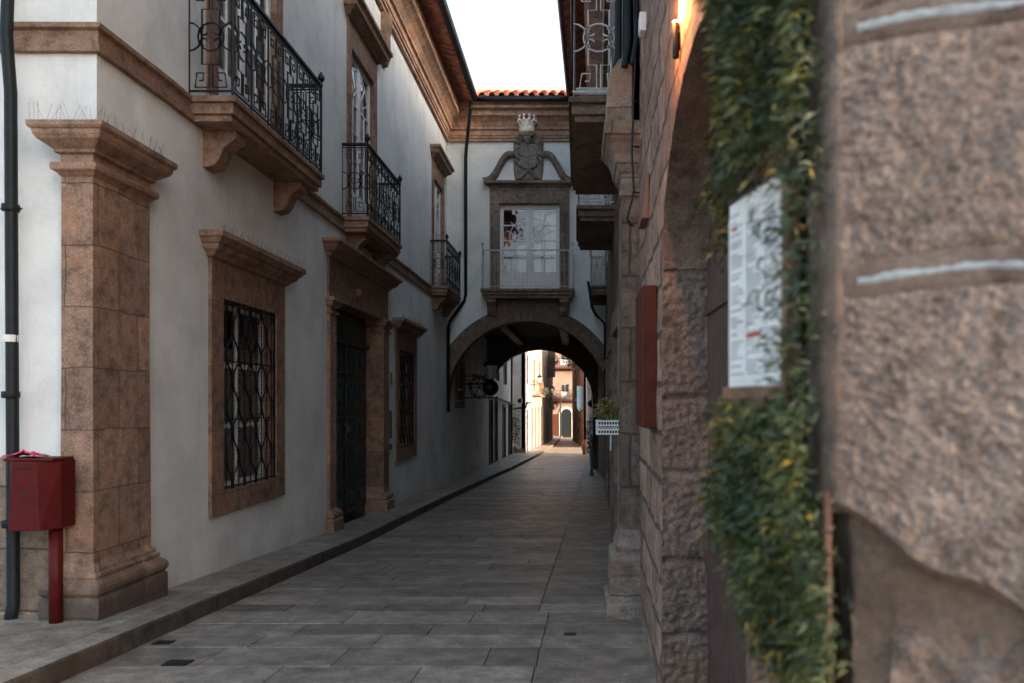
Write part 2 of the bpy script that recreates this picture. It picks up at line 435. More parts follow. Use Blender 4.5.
def iron_panel(b, P, L, h, v0=.05, r=.009):
    """P(u,v) maps panel coordinates to the world; L long, h high"""
    hh = h-2*v0
    paths, w = motif(hh); n = max(1, round(L/w)); k = L/n/w
    for i in range(n):
        for p in paths: b.tube([P((i*w+x)*k, v0+y) for x, y in p], r, 4, caps=False)
    for i in range(n+1): b.tube([P(i*w*k, 0), P(i*w*k, h)], r*1.25, 4)
    b.tube([P(0, v0), P(L, v0)], r*1.3, 4); b.tube([P(0, h-v0), P(L, h-v0)], r*1.2, 4)
    b.tube([P(0, h), P(L, h)], r*3.0, 6)
def console_profile(d, h):
    return [(0, 0), (d, 0), (d, -.22*h), (d*.8, -.34*h), (d*.62, -.5*h), (d*.55, -.72*h), (d*.38, -.95*h), (d*.15, -h), (0, -h)]

def balcony(parent, sgn, xw, y0, y1, proj, label, mat_iron='iron', stone='stone_plain', nbr=2, top=2.745, bh=.34, rail=1.08, finial=True):
    """sgn=+1 projects to +X from wall line xw(y)"""
    bal = MB()
    X = lambda d, y: xw(y)+sgn*d
    prof = [(.0, 0), (proj, 0), (proj, -.055), (proj-.025, -.06), (proj-.03, -.15), (proj-.055, -.16), (proj-.06, -.215), (0, -.215)]
    def f(p, a): return (X(p[0], y0), a, E(top+p[1]))
    # slab: profile along the front and both ends (mitred as three stacked rims)
    for (d0, z0, z1) in ((0, -.055, 0), (.028, -.155, -.055), (.058, -.215, -.155)):
        x0, x1 = sorted((X(-.05, y0), X(proj-d0, y0)))
        bal.box(x0, x1, y0+d0, y1-d0, E(top+z0), E(top+z1))
    o = bal.build('balcony', stone, parent, bevel=.006)
    for t in ([.16, .84] if nbr == 2 else []):
        yc = y0+(y1-y0)*t; k = MB()
        pr = console_profile(proj*.78, bh)
        k.prism([(p[0]-.02, p[1]) for p in pr], lambda p, a: (X(p[0], y0), a, E(top-.216+p[1])), yc-.11, yc+.11)
        k.build('bracket', stone, o, bevel=.008)
    r = MB(); off = proj-.035; ins = .035
    xo = X(off, y0)
    iron_panel(r, lambda u, v: (X(.0, y0)+sgn*u, y0+ins, E(top+v)), off, rail)
    iron_panel(r, lambda u, v: (X(.0, y0)+sgn*u, y1-ins, E(top+v)), off, rail)
    iron_panel(r, lambda u, v: (xo, y0+ins+u, E(top+v)), y1-y0-2*ins, rail)
    if finial:
        for yy in (y0+ins, y1-ins):
            r.tube([(xo, yy, E(top)), (xo, yy, E(top+rail+.03))], .014, 6)
            r.lathe((xo, yy, E(top+rail+.02)), [(.012, 0), (.02, .02), (.045, .06), (.04, .09), (.015, .13), (.003, .15)], 8)
    r.build('railing', mat_iron, o)
    return o

# ------------------------------------------------------------------ LEFT PALACE
pal = thing('palace', (-6.5, 13, G(13)), 'long white plastered palace with brown stone trim and three iron balconies on the left', 'building')
W1 = (7.86, 9.23, -.886, 1.004); W2 = (15.62, 17.05, -.93, 1.0); DR = (11.5, 14.3, -2.6, 1.45)
U1 = (7.75, 9.25, 2.76, 5.45); U2 = (12.35, 13.70, 2.76, 5.45); U3 = (19.45, 20.75, 2.76, 5.45)
WP = (23.0, 24.6, -.05, 1.05); WPs = (27.6, 28.3, -1.75, -.9)
b = MB()
facade(b, PL, 5.83, 31.5, -3.2, 7.5, [(o[0]-.02, o[1]+.02, o[2]-.02, o[3]+.02) if o is not WPs else o for o in (W1, W2, DR, U1, U2, U3, WP, WPs)], .42, (-1, 0, 0), False)
facade(b, lambda s, h: (-s, 5.83, E(h)), 3.5, 13, -3.2, 7.5, [], .42, (0, 1, 0), False)
b.quad((-13, 31.49, E(-3)), (-3.5, 31.49, E(-3)), (-3.5, 31.49, E(7.5)), (-13, 31.49, E(7.5)))
b.quad((-13, 5.84, E(-3)), (-13, 31.49, E(-3)), (-13, 31.49, E(7.5)), (-13, 5.84, E(7.5)))
b.build('wall', 'white', pal)
# rooms behind the openings, so the glass looks into depth
for (a, c, e, g) in (W1, W2, U1, U2, U3, WP, WPs):
    b = MB()
    x1 = -3.92
    b.quad((x1-.9, a-.3, E(e-.1)), (x1-.9, c+.3, E(e-.1)), (x1-.9, c+.3, E(g+.2)), (x1-.9, a-.3, E(g+.2)))
    b.quad((x1-.9, a-.3, E(e-.1)), (x1, a-.3, E(e-.1)), (x1, c+.3, E(e-.1)), (x1-.9, c+.3, E(e-.1)))
    b.quad((x1-.9, a-.3, E(g+.2)), (x1, a-.3, E(g+.2)), (x1, c+.3, E(g+.2)), (x1-.9, c+.3, E(g+.2)))
    for yy in (a-.3, c+.3): b.quad((x1-.9, yy, E(e-.1)), (x1, yy, E(e-.1)), (x1, yy, E(g+.2)), (x1-.9, yy, E(g+.2)))
    b.build('room', 'dark', pal)
# dado of the corner facade
b = MB(); b.box(-13, -3.52, 5.79, 5.832, E(-3), E(-.41)); b.build('dado', 'dado', pal, bevel=.01)
# string course, wrapping the corner
SP = [(0, 2.745), (.05, 2.74), (.05, 2.705), (.02, 2.69), (.02, 2.60), (.045, 2.583), (.042, 2.535), (0, 2.53)]
b = MB()
def wob(y): return .006*math.sin(y*3.1)+.004*math.sin(y*7.7)
def run_profile(b, prof, fn, stops):
    n = len(prof); i0 = len(b.v)
    for a in stops: b.v += [fn(p, a) for p in prof]
    for k in range(len(stops)-1):
        for q in range(n-1): b.f.append((i0+k*n+q, i0+k*n+q+1, i0+(k+1)*n+q+1, i0+(k+1)*n+q))
    return b
stops = [5.83+i*.25 for i in range(int((21.45-5.83)/.25)+1)]
def sfn(p, a):
    yy = a - (p[0] if a <= 5.831 else 0)
    return (-3.5+p[0], yy, E(p[1]+wob(a)*.7))
run_profile(b, SP, sfn, stops)
run_profile(b, SP, lambda p, a: (-a+(p[0] if a <= 3.501 else 0), 5.83-p[0], E(p[1]+wob(a+5.83-3.5)*.7)), [3.5+i*.3 for i in range(20)])
b.build('string_course', 'stone_plain', pal)
# main cornice
CP = [(0, 6.96), (.07, 6.96), (.07, 7.03), (.10, 7.04), (.10, 7.09), (.12, 7.10), (.12, 7.22), (.17, 7.25), (.17, 7.30), (.24, 7.42), (.33, 7.50), (.40, 7.54), (.42, 7.66), (.42, 7.74), (0, 7.74)]
b = MB()
b.prism(CP, lambda p, a: (-3.5+p[0], a, E(p[1])), 5.3, 21.5)
b.build('cornice', 'cornice', pal)
# roof: tile sheet plus rows of canal tiles, visible from below at the eave
def canal_tiles(b, P, L, n, steps, r, step_len, lift=.018):
    """P(u along eave, v up the slope, w above the slope)"""
    for i in range(n):
        u = (i+.5)*L/n
        for k in range(steps):
            v0 = k*step_len; v1 = v0+step_len*1.12
            ring = []
            for v, ww, rr in ((v0, lift*1.3, r*1.08), (v1, 0, r*.92)):
                ring.append([P(u+rr*math.cos(math.pi*q/6), v, ww+rr*math.sin(math.pi*q/6)) for q in range(7)])
            j = len(b.v); b.v += ring[0]+ring[1]
            for q in range(6): b.f.append((j+q, j+q+1, j+7+q+1, j+7+q))
            c = len(b.v); b.v += [P(u+(r*.86)*math.cos(math.pi*q/6), v0+.02, lift*1.3+(r*.82)*math.sin(math.pi*q/6)) for q in range(7)]
            for q in range(6): b.f.append((j+q, c+q, c+q+1, j+q+1))
            # channel tile between, bulging downwards
            j = len(b.v)
            for v in (v0, v1):
                b.v += [P(u+L/n/2+r*math.cos(math.pi*q/4), v, .02-r*1.15*math.sin(math.pi*q/4)) for q in range(5)]
            for q in range(4): b.f.append((j+q, j+q+1, j+5+q+1, j+5+q))
sl = .42
b = MB()
canal_tiles(b, lambda u, v, w: (-2.72-v, 5.3+u, E(7.86+v*sl+w)), 16.6, 62, 4, .10, .42)
b.quad((-3.0, 5.3, E(8.06)), (-3.0, 21.9, E(8.06)), (-8.3, 21.9, E(8.06+5.3*sl)), (-8.3, 5.3, E(8.06+5.3*sl)))
b.quad((-8.3, 5.3, E(8.06+5.3*sl)), (-8.3, 31, E(8.06+5.3*sl)), (-13.3, 31, E(8.06)), (-13.3, 5.3, E(8.06)))
b.quad((-3.0, 21.9, E(8.06)), (-3.0, 31.5, E(8.06)), (-8.3, 31.5, E(8.06+5.3*sl)), (-8.3, 21.9, E(8.06+5.3*sl)))
b.build('roof', 'tile_dark', pal)
b = MB(); b.tube([(-2.66, 5.2, E(7.86)), (-2.66, 20.84, E(7.86))], .075, 10); b.tube([(-2.60, 5.2, E(7.93)), (-2.60, 20.80, E(7.93))], .012, 5)
b.build('gutter', 'pipe', pal, smooth=True)
# corner pilaster
b = MB()
x0, x1, y0, y1 = -3.675, -3.45, 5.70, 6.46
def shaftring(h):
    k = .006*max(0, min(1, (.2-h)))   # slight batter
    return [(x0-k, y0-k*.6, E(h)), (x1+k, y0-k*.6, E(h)), (x1+k, y1+k, E(h)), (x0-k, y1+k, E(h))]
i = 0; hs = [1.66-(1.66+1.20)*q/14 for q in range(15)]
for h in hs: b.v += shaftring(h)
for q in range(14):
    for c in range(4): b.f.append((4*q+c, 4*q+(c+1) % 4, 4*(q+1)+(c+1) % 4, 4*(q+1)+c))
pil = b.build('corner_pilaster', 'pilaster', pal)
def ring_mould(b, rect, prof):
    """stack of (out, height) offsets round a rectangle"""
    xa, xb, ya, yb = rect; i0 = len(b.v)
    for d, h in prof:
        d += .004
        b.v += [(xa-d, ya-d, E(h)), (xb+d, ya-d, E(h)), (xb+d, yb+d, E(h)), (xa-d, yb+d, E(h))]
    for k in range(len(prof)-1):
        for c in range(4): b.f.append((i0+4*k+c, i0+4*k+(c+1) % 4, i0+4*(k+1)+(c+1) % 4, i0+4*(k+1)+c))
    b.f.append((i0+3, i0+2, i0+1, i0)); n = i0+4*(len(prof)-1); b.f.append((n, n+1, n+2, n+3))
b = MB()
ring_mould(b, (x0, x1, y0, y1), [(.0, 1.60), (.02, 1.625), (.045, 1.64), (.05, 1.665), (.045, 1.69), (.0, 1.70), (.0, 1.755), (.03, 1.765), (.03, 1.785), (.05, 1.80), (.07, 1.815), (.105, 1.84), (.122, 1.87), (.126, 1.90), (.138, 1.905), (.148, 1.92), (.148, 1.955), (0, 1.965)])
b.build('capital', 'stone_plain', pil, bevel=.004)
b = MB()
gb = -1.62
ring_mould(b, (x0, x1, y0, y1), [(.0, -1.15), (.008, -1.17), (.028, -1.20), (.032, -1.225), (.05, -1.23), (.052, -1.255), (.044, -1.262), (.062, -1.275), (.088, -1.295), (.10, -1.325), (.098, -1.355), (.08, -1.378), (.072, -1.385), (.09, -1.392), (.095, -1.42), (.095, -1.75)][::-1])
b.build('base_moulding', 'pilaster', pil, smooth=False, bevel=.01)
def spikes(b, pts, h=.11, step=.03):
    rs = random.Random(5)
    for A, B in zip(pts, pts[1:]):
        A = Vector(A); B = Vector(B); n = int((B-A).length/step)
        d = (B-A).normalized(); nrm = Vector((d.y, -d.x, 0))
        for i in range(n):
            p = A+(B-A)*(i+.5)/n
            q = p+Vector((0, 0, h))+d*rs.uniform(-.05, .05)+nrm*rs.uniform(-.05, .05)
            b.tube([p, q], .0011, 3, caps=False)
b = MB(); spikes(b, [(-3.82, 5.56, E(1.96)), (-3.36, 5.56, E(1.96)), (-3.36, 6.55, E(1.96))]); b.build('bird_spikes', 'brown_wood', pil)

def stone_window(op, far=False, cornice_top=1.6, fw=.27):
    a, c, e, g = op
    w = MB()
    X = -3.5; d = .035
    w.box(X-.25, X+d, a-fw, a, E(e-.23), E(g+.38)); w.box(X-.25, X+d, c, c+fw, E(e-.23), E(g+.38))
    w.box(X-.25, X+d-.002, a, c, E(e-.23), E(e)); w.box(X-.25, X+d-.002, a, c, E(g), E(g+.38))
    o = w.build('window', 'stone', pal, bevel=.006)
    k = MB()
    y0, y1 = a-fw, c+fw
    prof = [(.0, g+.36), (.03, g+.37), (.05, g+.40), (.10, g+.43), (.115, g+.455), (.115, g+.475), (.14, g+.48), (.165, g+.52), (.185, g+.53), (.185, g+.585), (0, g+.60)]
    ring_mould(k, (X-.15, X+.035, y0, y1), prof)
    k.build('window_cornice', 'stone_plain', o, bevel=.003)
    s = MB(); spikes(s, [(X+.17, y0-.16, E(g+.59)), (X+.17, y1+.16, E(g+.59))], .08, .028); s.build('bird_spikes', 'brown_wood', o)
    # grille of wavy bars
    r = MB(); xg = X+.012; Wd = c-a; H = g-e; nb = 9; P = .52
    for q in range(nb+1):
        yq = a+.02+(Wd-.04)*q/nb; s_ = 1 if q % 2 else -1
        amp = .062
        pts = []
        for t in range(int(H/.03)+1):
            h = t*.03; f_ = math.cos(2*math.pi*(h-.05)/P); f_ = math.copysign(abs(f_)**.7, f_)
            yy = yq+s_*amp*f_ if 0 < q < nb else yq+s_*amp*.3*f_
            pts.append((xg, min(max(yy, a+.015), c-.015), E(e+h)))
        r.tube(pts, .0095, 5)
    for q in range(nb):
        yq = a+.02+(Wd-.04)*(q+.5)/nb
        r.tube([(xg, yq, E(e)), (xg, yq, E(g))], .0055, 4)
        h = e+.03
        while h < g: r.ball((xg, yq, E(h)), .010, 4); h += .045
    for h in (e+.03, e+H*.37, e+H*.68, g-.03): r.tube([(xg+.012, a, E(h)), (xg+.012, c, E(h))], .009, 4)
    r.tube([(xg, a+.012, E(e)), (xg, a+.012, E(g))], .012, 4); r.tube([(xg, c-.012, E(e)), (xg, c-.012, E(g))], .012, 4)
    r.build('grille', 'iron', o)
    # sash and pane
    f = MB(); xs = X-.12
    for yy in (a, (a+c)/2-.03, c-.06): f.box(xs-.04, xs, yy, yy+.06, E(e), E(g))
    for h in (e, e+H*.33-.02, e+H*.66-.02, g-.06): f.box(xs-.038, xs-.003, a, c, E(h), E(h+.05))
    f.build('sash', 'white_wood', o)
    p = MB(); p.quad((xs-.02, a, E(e)), (xs-.02, c, E(e)), (xs-.02, c, E(g)), (xs-.02, a, E(g))); p.build('pane', 'glass', o)
    cu = MB(); n = 30; i0 = 0
    for q in range(n+1):
        yy = a+Wd*q/n; xx = xs-.07+.02*math.sin(q*1.3)
        cu.v += [(xx, yy, E(e+.02)), (xx, yy, E(g-.45))]
    for q in range(n): cu.f.append((2*q, 2*q+2, 2*q+3, 2*q+1))
    cu.build('curtain', 'curtain' if not far else 'warm_curtain', o, smooth=True)
    return o
stone_window(W1); stone_window(W2, True)
# main door
dr = MB(); a, c, e, g = DR; X = -3.5
for (ya, yb) in ((a-.30, a), (c, c+.42)): dr.box(X-.42, X+.045, ya, yb, E(-2.4), E(g))
dr.box(X-.42, X+.03, a-.30, c+.42, E(g), E(2.05))
dob = dr.build('door', 'stone', pal, bevel=.008)
for (ya, yb) in ((a-.30, a), (c, c+.42)):
    k = MB()
    ring_mould(k, (X-.3, X+.045, ya, yb), [(0, 1.22), (.025, 1.23), (.025, 1.26), (.0, 1.27), (.0, 1.32), (.03, 1.335), (.055, 1.37), (.06, 1.40), (.08, 1.405), (.08, 1.455), (0, 1.465)]); k.build('capital', 'stone_plain', dob, bevel=.003)
    k = MB(); gy = G(ya)-EYE
    ring_mould(k, (X-.3, X+.045, ya, yb), [(.08, gy-.15), (.08, gy+.16), (.05, gy+.18), (.065, gy+.22), (.055, gy+.26), (.02, gy+.29), (.0, gy+.32)]); k.build('pilaster_base', 'stone_plain', dob, bevel=.008)
k = MB(); ring_mould(k, (X-.2, X+.03, a-.30, c+.42), [(0, 2.03), (.03, 2.035), (.05, 2.07), (.11, 2.10), (.13, 2.13), (.15, 2.135), (.16, 2.17), (.20, 2.20), (.215, 2.205), (.215, 2.25), (0, 2.27)]); k.build('door_cornice', 'stone_plain', dob, bevel=.003)
k = MB(); yc = a+1.15; k.lathe((X+.03, yc, E(1.62)), [(.001, 0)], 3) if False else k.ball((X+.035, yc, E(1.7)), .075, 8); k.build('boss', 'stone_plain', dob, smooth=True)
lf = MB(); xd = X-.27; ym = (a+c)/2
for (ya, yb) in ((a, ym-.004), (ym+.004, c)):
    lf.box(xd-.06, xd, ya, yb, E(-2.2), E(g))
    nc = 2
    for ci in range(nc):
        pa = ya+.10+(yb-ya-.1)*ci/nc; pb = pa+(yb-ya-.1)/nc-.10
        hrows = [-1.85, -1.28, -.72, -.15, .42]
        for hr in hrows:
            i0 = len(lf.v)
            for (ins, dx) in ((0, .002), (.015, .028), (.035, .028), (.05, .006), (.11, .006), (.15, .035)):
                lf.v += [(xd+dx, pa+ins, E(hr+ins)), (xd+dx, pb-ins, E(hr+ins)), (xd+dx, pb-ins, E(hr+.47-ins)), (xd+dx, pa+ins, E(hr+.47-ins))]
            for kk in range(5):
                for cc in range(4): lf.f.append((i0+4*kk+cc, i0+4*kk+(cc+1) % 4, i0+4*kk+4+(cc+1) % 4, i0+4*kk+4+cc))
            lf.f.append((i0+20, i0+21, i0+22, i0+23))
        pa2 = pa
        lf.box(xd, xd+.02, pa2, pb, E(1.02), E(g-.06)); 
lf.box(xd, xd+.06, a, c, E(.92), E(.99))
lf.build('door_leaf', 'door_green', dob)
k = MB(); k.tube([(xd+.05, ym-.1, E(-.55)), (xd+.10, ym-.1, E(-.52)), (xd+.10, ym-.1, E(-.40)), (xd+.05, ym-.1, E(-.37))], .012, 6); k.build('handle', 'rust', dob); k = MB(); k.ball((xd+.05, ym+.12, E(-.45)), .035, 6)
k.build('door_knob', 'rust', dob)
# french windows above each balcony
def french(op, curtain='curtain', cornice=True, shutters=False):
    a, c, e, g = op; X = -3.5; fw = .20
    w = MB()
    w.box(X-.3, X+.03, a-fw, a, E(e-.03), E(g+.42)); w.box(X-.3, X+.03, c, c+fw, E(e-.03), E(g+.42)); w.box(X-.3, X+.028, a, c, E(g), E(g+.42))
    o = w.build('window', 'stone', pal, bevel=.005)
    k = MB(); ring_mould(k, (X-.1, X+.03, a-fw, c+fw), [(0, g+.40), (.04, g+.41), (.06, g+.45), (.12, g+.50), (.16, g+.51), (.17, g+.56), (.20, g+.60), (.22, g+.61), (.22, g+.67), (0, g+.69)]); k.build('window_cornice', 'stone_plain', o, bevel=.003)
    f = MB(); xs = X-.045; ym = (a+c)/2; H = g-e
    for (ya, yb) in ((a, ym), (ym, c)):
        f.box(xs-.045, xs, ya, ya+.075, E(e), E(g)); f.box(xs-.045, xs, yb-.075, yb, E(e), E(g))
        f.box(xs-.043, xs-.002, ya, yb, E(e), E(e+.55)); f.box(xs-.043, xs-.002, ya, yb, E(g-.08), E(g))
        for h in (e+1.05, e+1.5, e+1.95): f.box(xs-.035, xs-.006, ya, yb, E(h), E(h+.03))
        f.box(xs-.034, xs-.007, (ya+yb)/2-.014, (ya+yb)/2+.014, E(e+.5), E(e+1.95))
        f.box(xs, xs+.01, ya+.12, yb-.12, E(e+.12), E(e+.46))
        # fan bars in the top light
        cy = yb if ya == a else ya; sg = -1 if ya == a else 1; hh = e+1.97; RR = min((yb-ya)-.05, g-hh-.08)
        for rr in (RR, RR*.45):
            f.tube([(xs-.02, cy+sg*rr*math.cos(R(t)), E(hh+rr*math.sin(R(t)))) for t in range(0, 91, 15)], .012, 4)
        for t in (25, 50, 72): f.tube([(xs-.02, cy+sg*RR*.4*math.cos(R(t)), E(hh+RR*.4*math.sin(R(t)))), (xs-.02, cy+sg*RR*1.05*math.cos(R(t)), E(hh+RR*1.05*math.sin(R(t))))], .011, 4)
    f.build('sash', 'white_wood', o)
    p = MB(); p.quad((xs-.025, a, E(e)), (xs-.025, c, E(e)), (xs-.025, c, E(g)), (xs-.025, a, E(g))); p.build('pane', 'glass', o)
    if shutters:
        s = MB()
        for (ya, yb) in ((a-.0, a+.36), (c-.36, c)):
            s.box(X-.12, X-.085, ya, yb, E(e), E(g))
            for q in range(30): s.box(X-.085, X-.075, ya+.04, yb-.04, E(e+.06+q*.088), E(e+.11+q*.088))
        s.build('shutter', 'brown_wood', o)
    cu = MB(); n = 24
    for q in range(n+1):
        yy = a+(c-a)*q/n; xx = xs-.09+.018*math.sin(q*1.5)
        cu.v += [(xx, yy, E(e+.02)), (xx, yy, E(g-.1))]
    for q in range(n): cu.f.append((2*q, 2*q+2, 2*q+3, 2*q+1))
    cu.build('curtain', curtain, o, smooth=True)
french(U1); french(U2); french(U3)
xwL = lambda y: -3.5
B1 = balcony(pal, 1, xwL, 7.18, 9.74, .43, ''); B2 = balcony(pal, 1, xwL, 11.89, 14.15, .41, ''); B3 = balcony(pal, 1, xwL, 19.05, 21.25, .43, '')
# small projecting bracket stone high on the wall, beside the middle cornice
b = MB(); b.prism([(0, 6.95), (.16, 6.95), (.16, 6.75), (.12, 6.6), (.13, 6.2), (.08, 6.05), (0, 6.02)], lambda p, a: (-3.5+p[0], a, E(p[1])), 14.25, 14.5); b.build('corbel', 'stone_plain', pal, bevel=.006)
# passage window with iron bars, little vent
b = MB(); a, c, e, g = WP
for q in range(9): b.tube([(-3.52, a+(c-a)*q/8, E(e)), (-3.52, a+(c-a)*q/8, E(g))], .012, 4)
for h in (e+.05, e+.4, e+.75, g-.05): b.tube([(-3.51, a, E(h)), (-3.51, c, E(h))], .012, 4)
b.build('grille', 'iron', pal)
b = MB(); b.box(-3.6, -3.47, a-.12, a, E(e-.1), E(g+.1)); b.box(-3.6, -3.47, c, c+.12, E(e-.1), E(g+.1)); b.box(-3.6, -3.47, a-.12, c+.12, E(e-.16), E(e-.001)); b.box(-3.6, -3.47, a-.12, c+.12, E(g+.001), E(g+.14)); b.build('window', 'stone', pal)
b = MB(); b.quad((-3.75, a, E(e)), (-3.75, c, E(e)), (-3.75, c, E(g)), (-3.75, a, E(g))); b.build('blind', 'warm_curtain', pal)
# downpipe on the corner facade
b = MB(); xp = -4.035
b.tube([(xp-.03, 5.70, E(7.2)), (xp-.02, 5.70, E(2.9)), (xp-.01, 5.67, E(2.6)), (xp, 5.70, E(2.2)), (xp+.02, 5.70, E(-1.45)), (xp+.02, 5.66, E(-1.58))], .041, 12)
for h in (1.35, .02, -.9): b.lathe((xp, 5.70, E(h)), [(.055, 0), (.058, .01), (.058, .04), (.055, .05)], 12)
b.tube([(xp-.07, 5.79, E(1.37)), (xp-.07, 5.70, E(1.37)), (xp+.08, 5.70, E(1.37))], .008, 4)
b.build('downpipe', 'pipe', pal, smooth=True)
b = MB(); b.lathe((xp, 5.70, E(.42)), [(.050, 0), (.051, .005), (.051, .045), (.050, .05)], 12); b.build('pipe_sticker', 'paper', pal)
# plaques beside the door
b = MB(); yy = 15.0
b.box(-3.5, -3.485, 14.87, 15.09, E(.28), E(.56)); b.build('plaque', 'paper', pal); b = MB(); b.box(-3.5, -3.478, 14.90, 15.06, E(-.90), E(-.80)); b.build('bell_plate', 'ink_dark', pal)
b = MB()
for k in range(6): b.box(-3.49, -3.478, 14.90, 15.07, E(.31+k*.04), E(.333+k*.04))
b.build('plaque_lettering', 'ink_dark', pal); b = MB(); b.box(-3.505, -3.482, 14.92, 15.05, E(-.70), E(-.18)); b.build('name_plate', 'ink_dark', pal)

# ------------------------------------------------------------------ BRIDGE HOUSE
YB = 21.5; YR = 31.5; AX = -1.34; AR = 2.15; XE = .95
br = thing('arched_bridge_house', (-1.3, 26, E(2.3)), 'white house spanning the lane on a round stone arch, coat of arms above', 'building')
b = MB()
def arch_wall(b, y, cx, cz, r, xa, xb, top, flip=False, n=40):
    pts = [(cx-r*math.cos(math.pi*k/n), cz+r*math.sin(math.pi*k/n)) for k in range(n+1)]
    for (x0, h0), (x1, h1) in zip(pts, pts[1:]):
        x0c, x1c = max(x0, xa), min(x1, xb)
        if x1c <= x0c: continue
        b.quad((x0c, y, E(h0)), (x1c, y, E(h1)), (x1c, y, E(top)), (x0c, y, E(top)))
    if cx-r > xa: b.quad((xa, y, E(-3.5)), (cx-r, y, E(-3.5)), (cx-r, y, E(top)), (xa, y, E(top)))
    if cx+r < xb: b.quad((cx+r, y, E(-3.5)), (xb, y, E(-3.5)), (xb, y, E(top)), (cx+r, y, E(top)))
    return pts
# front wall: two sides and above, leaving the door opening
PX = lambda px: (px-577)/37.2
DO = (PX(499.5), PX(559.5), (401-292)/37.2, (401-204)/37.2)
AT = 2.70
arch_wall(b, YB, AX, 0, AR+.38, -3.5, XE, AT, n=60)
facade(b, lambda s, h: (s, YB, E(h)), -3.5, XE, AT, 7.5, [(DO[0]-.02, DO[1]+.02, DO[2]-.02, DO[3]+.02)], .35, (0, 1, 0))
b.build('wall', 'bridge_white', br)
b = MB(); arch_wall(b, YR-.4, -1.45, -.07, 2.07, -3.52, 1.6, 7.5); arch_wall(b, YR, -1.45, -.07, 2.07, -3.52, 1.6, 7.5)
pts = [(-1.45-2.07*math.cos(math.pi*k/30), -.07+2.07*math.sin(math.pi*k/30)) for k in range(31)]
for p, q in zip(pts, pts[1:]): b.quad((p[0], YR-.4, E(p[1])), (q[0], YR-.4, E(q[1])), (q[0], YR, E(q[1])), (p[0], YR, E(p[1])))
b.quad((.62, YR-.4, E(-3.4)), (.62, YR, E(-3.4)), (.62, YR, E(-.07)), (.62, YR-.4, E(-.07)))
b.build('rear_wall', 'arch_stone', br)
# voussoir ring
b = MB(); nv = 21
for k in range(nv):
    a0 = math.pi*k/nv+.0015; a1 = math.pi*(k+1)/nv-.0015; i = len(b.v); m_ = 4
    for j in range(m_+1):
        a = a0+(a1-a0)*j/m_
        for (rr, yy) in ((AR, YB-.05), (AR+.40, YB-.05), (AR+.40, YB+.05), (AR, YB+.55)):
            b.v.append((AX-rr*math.cos(a), yy, E(rr*math.sin(a))))
    for j in range(m_):
        for c in range(4): b.f.append((i+4*j+c, i+4*j+(c+1) % 4, i+4*j+4+(c+1) % 4, i+4*j+4+c))
    b.f.append((i, i+1, i+2, i+3)); b.f.append((i+4*m_+3, i+4*m_+2, i+4*m_+1, i+4*m_))
b.v = [(min(max(v[0], -3.52), .86), v[1], v[2]) for v in b.v]
b.build('arch_ring', 'arch_stone', br)
# stone band between the arch and the balcony
b = MB(); b.box(PX(492), PX(566), YB-.045, YB+.1, E(2.32), E(2.82)); b.build('arch_panel', 'arch_stone', br, bevel=.006)
# ceiling of the passage with beams
b = MB(); b.quad((-3.5, YB+.05, E(2.55)), (1.1, YB+.05, E(2.55)), (1.1, YR-.4, E(2.55)), (-3.5, YR-.4, E(2.55))); b.build('passage_ceiling', 'dark_wood', br)
b = MB()
for k in range(14):
    y = YB+.7+k*.66; b.box(-3.49, 1.1, y, y+.13, E(2.36), E(2.55))
for x in (-2.3, -.55): b.box(x, x+.26, YB+.5, YR-.5, E(2.16), E(2.362))
b.build('ceiling_beams', 'dark_wood', br)
# impost on the right where the bridge meets the right house
b = MB(); b.box(.82, 1.6, YB, YR-.4, E(-3.4), E(7.5)); b.build('side_wall', 'far_white', br)
# cornice, roof, gutter
b = MB(); b.prism([(p[0]+.002, p[1]+.002) for p in CP[:-3]+[(.42, 7.66), (.55, 7.69), (.55, 7.82), (0, 7.82)]], lambda p, a: (a, YB-p[0], E(p[1])), -3.6, XE); b.build('cornice', 'cornice', br)
b = MB()
canal_tiles(b, lambda u, v, w: (-2.62+u, 20.86+v, E(7.93+v*sl+w)), 3.9, 15, 5, .098, .42)
b.quad((-3.4, 21.0, E(8.03)), (1.4, 21.0, E(8.03)), (1.4, 26.2, E(8.03+5.2*sl)), (-3.4, 26.2, E(8.03+5.2*sl)))
b.quad((-3.4, 26.2, E(8.03+5.2*sl)), (1.4, 26.2, E(8.03+5.2*sl)), (1.4, 31.7, E(8.03)), (-3.4, 31.7, E(8.03)))
b.build('roof', 'tile', br)
b = MB(); b.tube([(-2.66, 20.84, E(7.86)), (1.0, 20.84, E(7.86))], .07, 10); b.build('gutter', 'pipe', br, smooth=True)
b = MB(); b.tube([(-2.75, 20.84, E(7.80)), (-2.78, 20.86, E(7.6)), (-2.96, 21.38, E(6.75)), (-2.98, 21.42, E(6.5)), (-2.98, 21.42, E(2.85)), (-3.02, 21.42, E(2.68)), (-3.38, 21.40, E(2.15)), (-3.44, 21.40, E(2.0)), (-3.44, 21.40, E(-.3))], .045, 8)
b.build('downpipe', 'pipe', br, smooth=True)
b = MB(); b.tube([(PX(588), YB-.1, E(3.2)), (PX(592), YB-.12, E(2.5)), (PX(596), YB-.12, E(2.3)), (PX(605), YB-.12, E(2.05)), (PX(605), YB-.12, E(-.2))], .04, 8); b.build('downpipe', 'pipe', br, smooth=True)
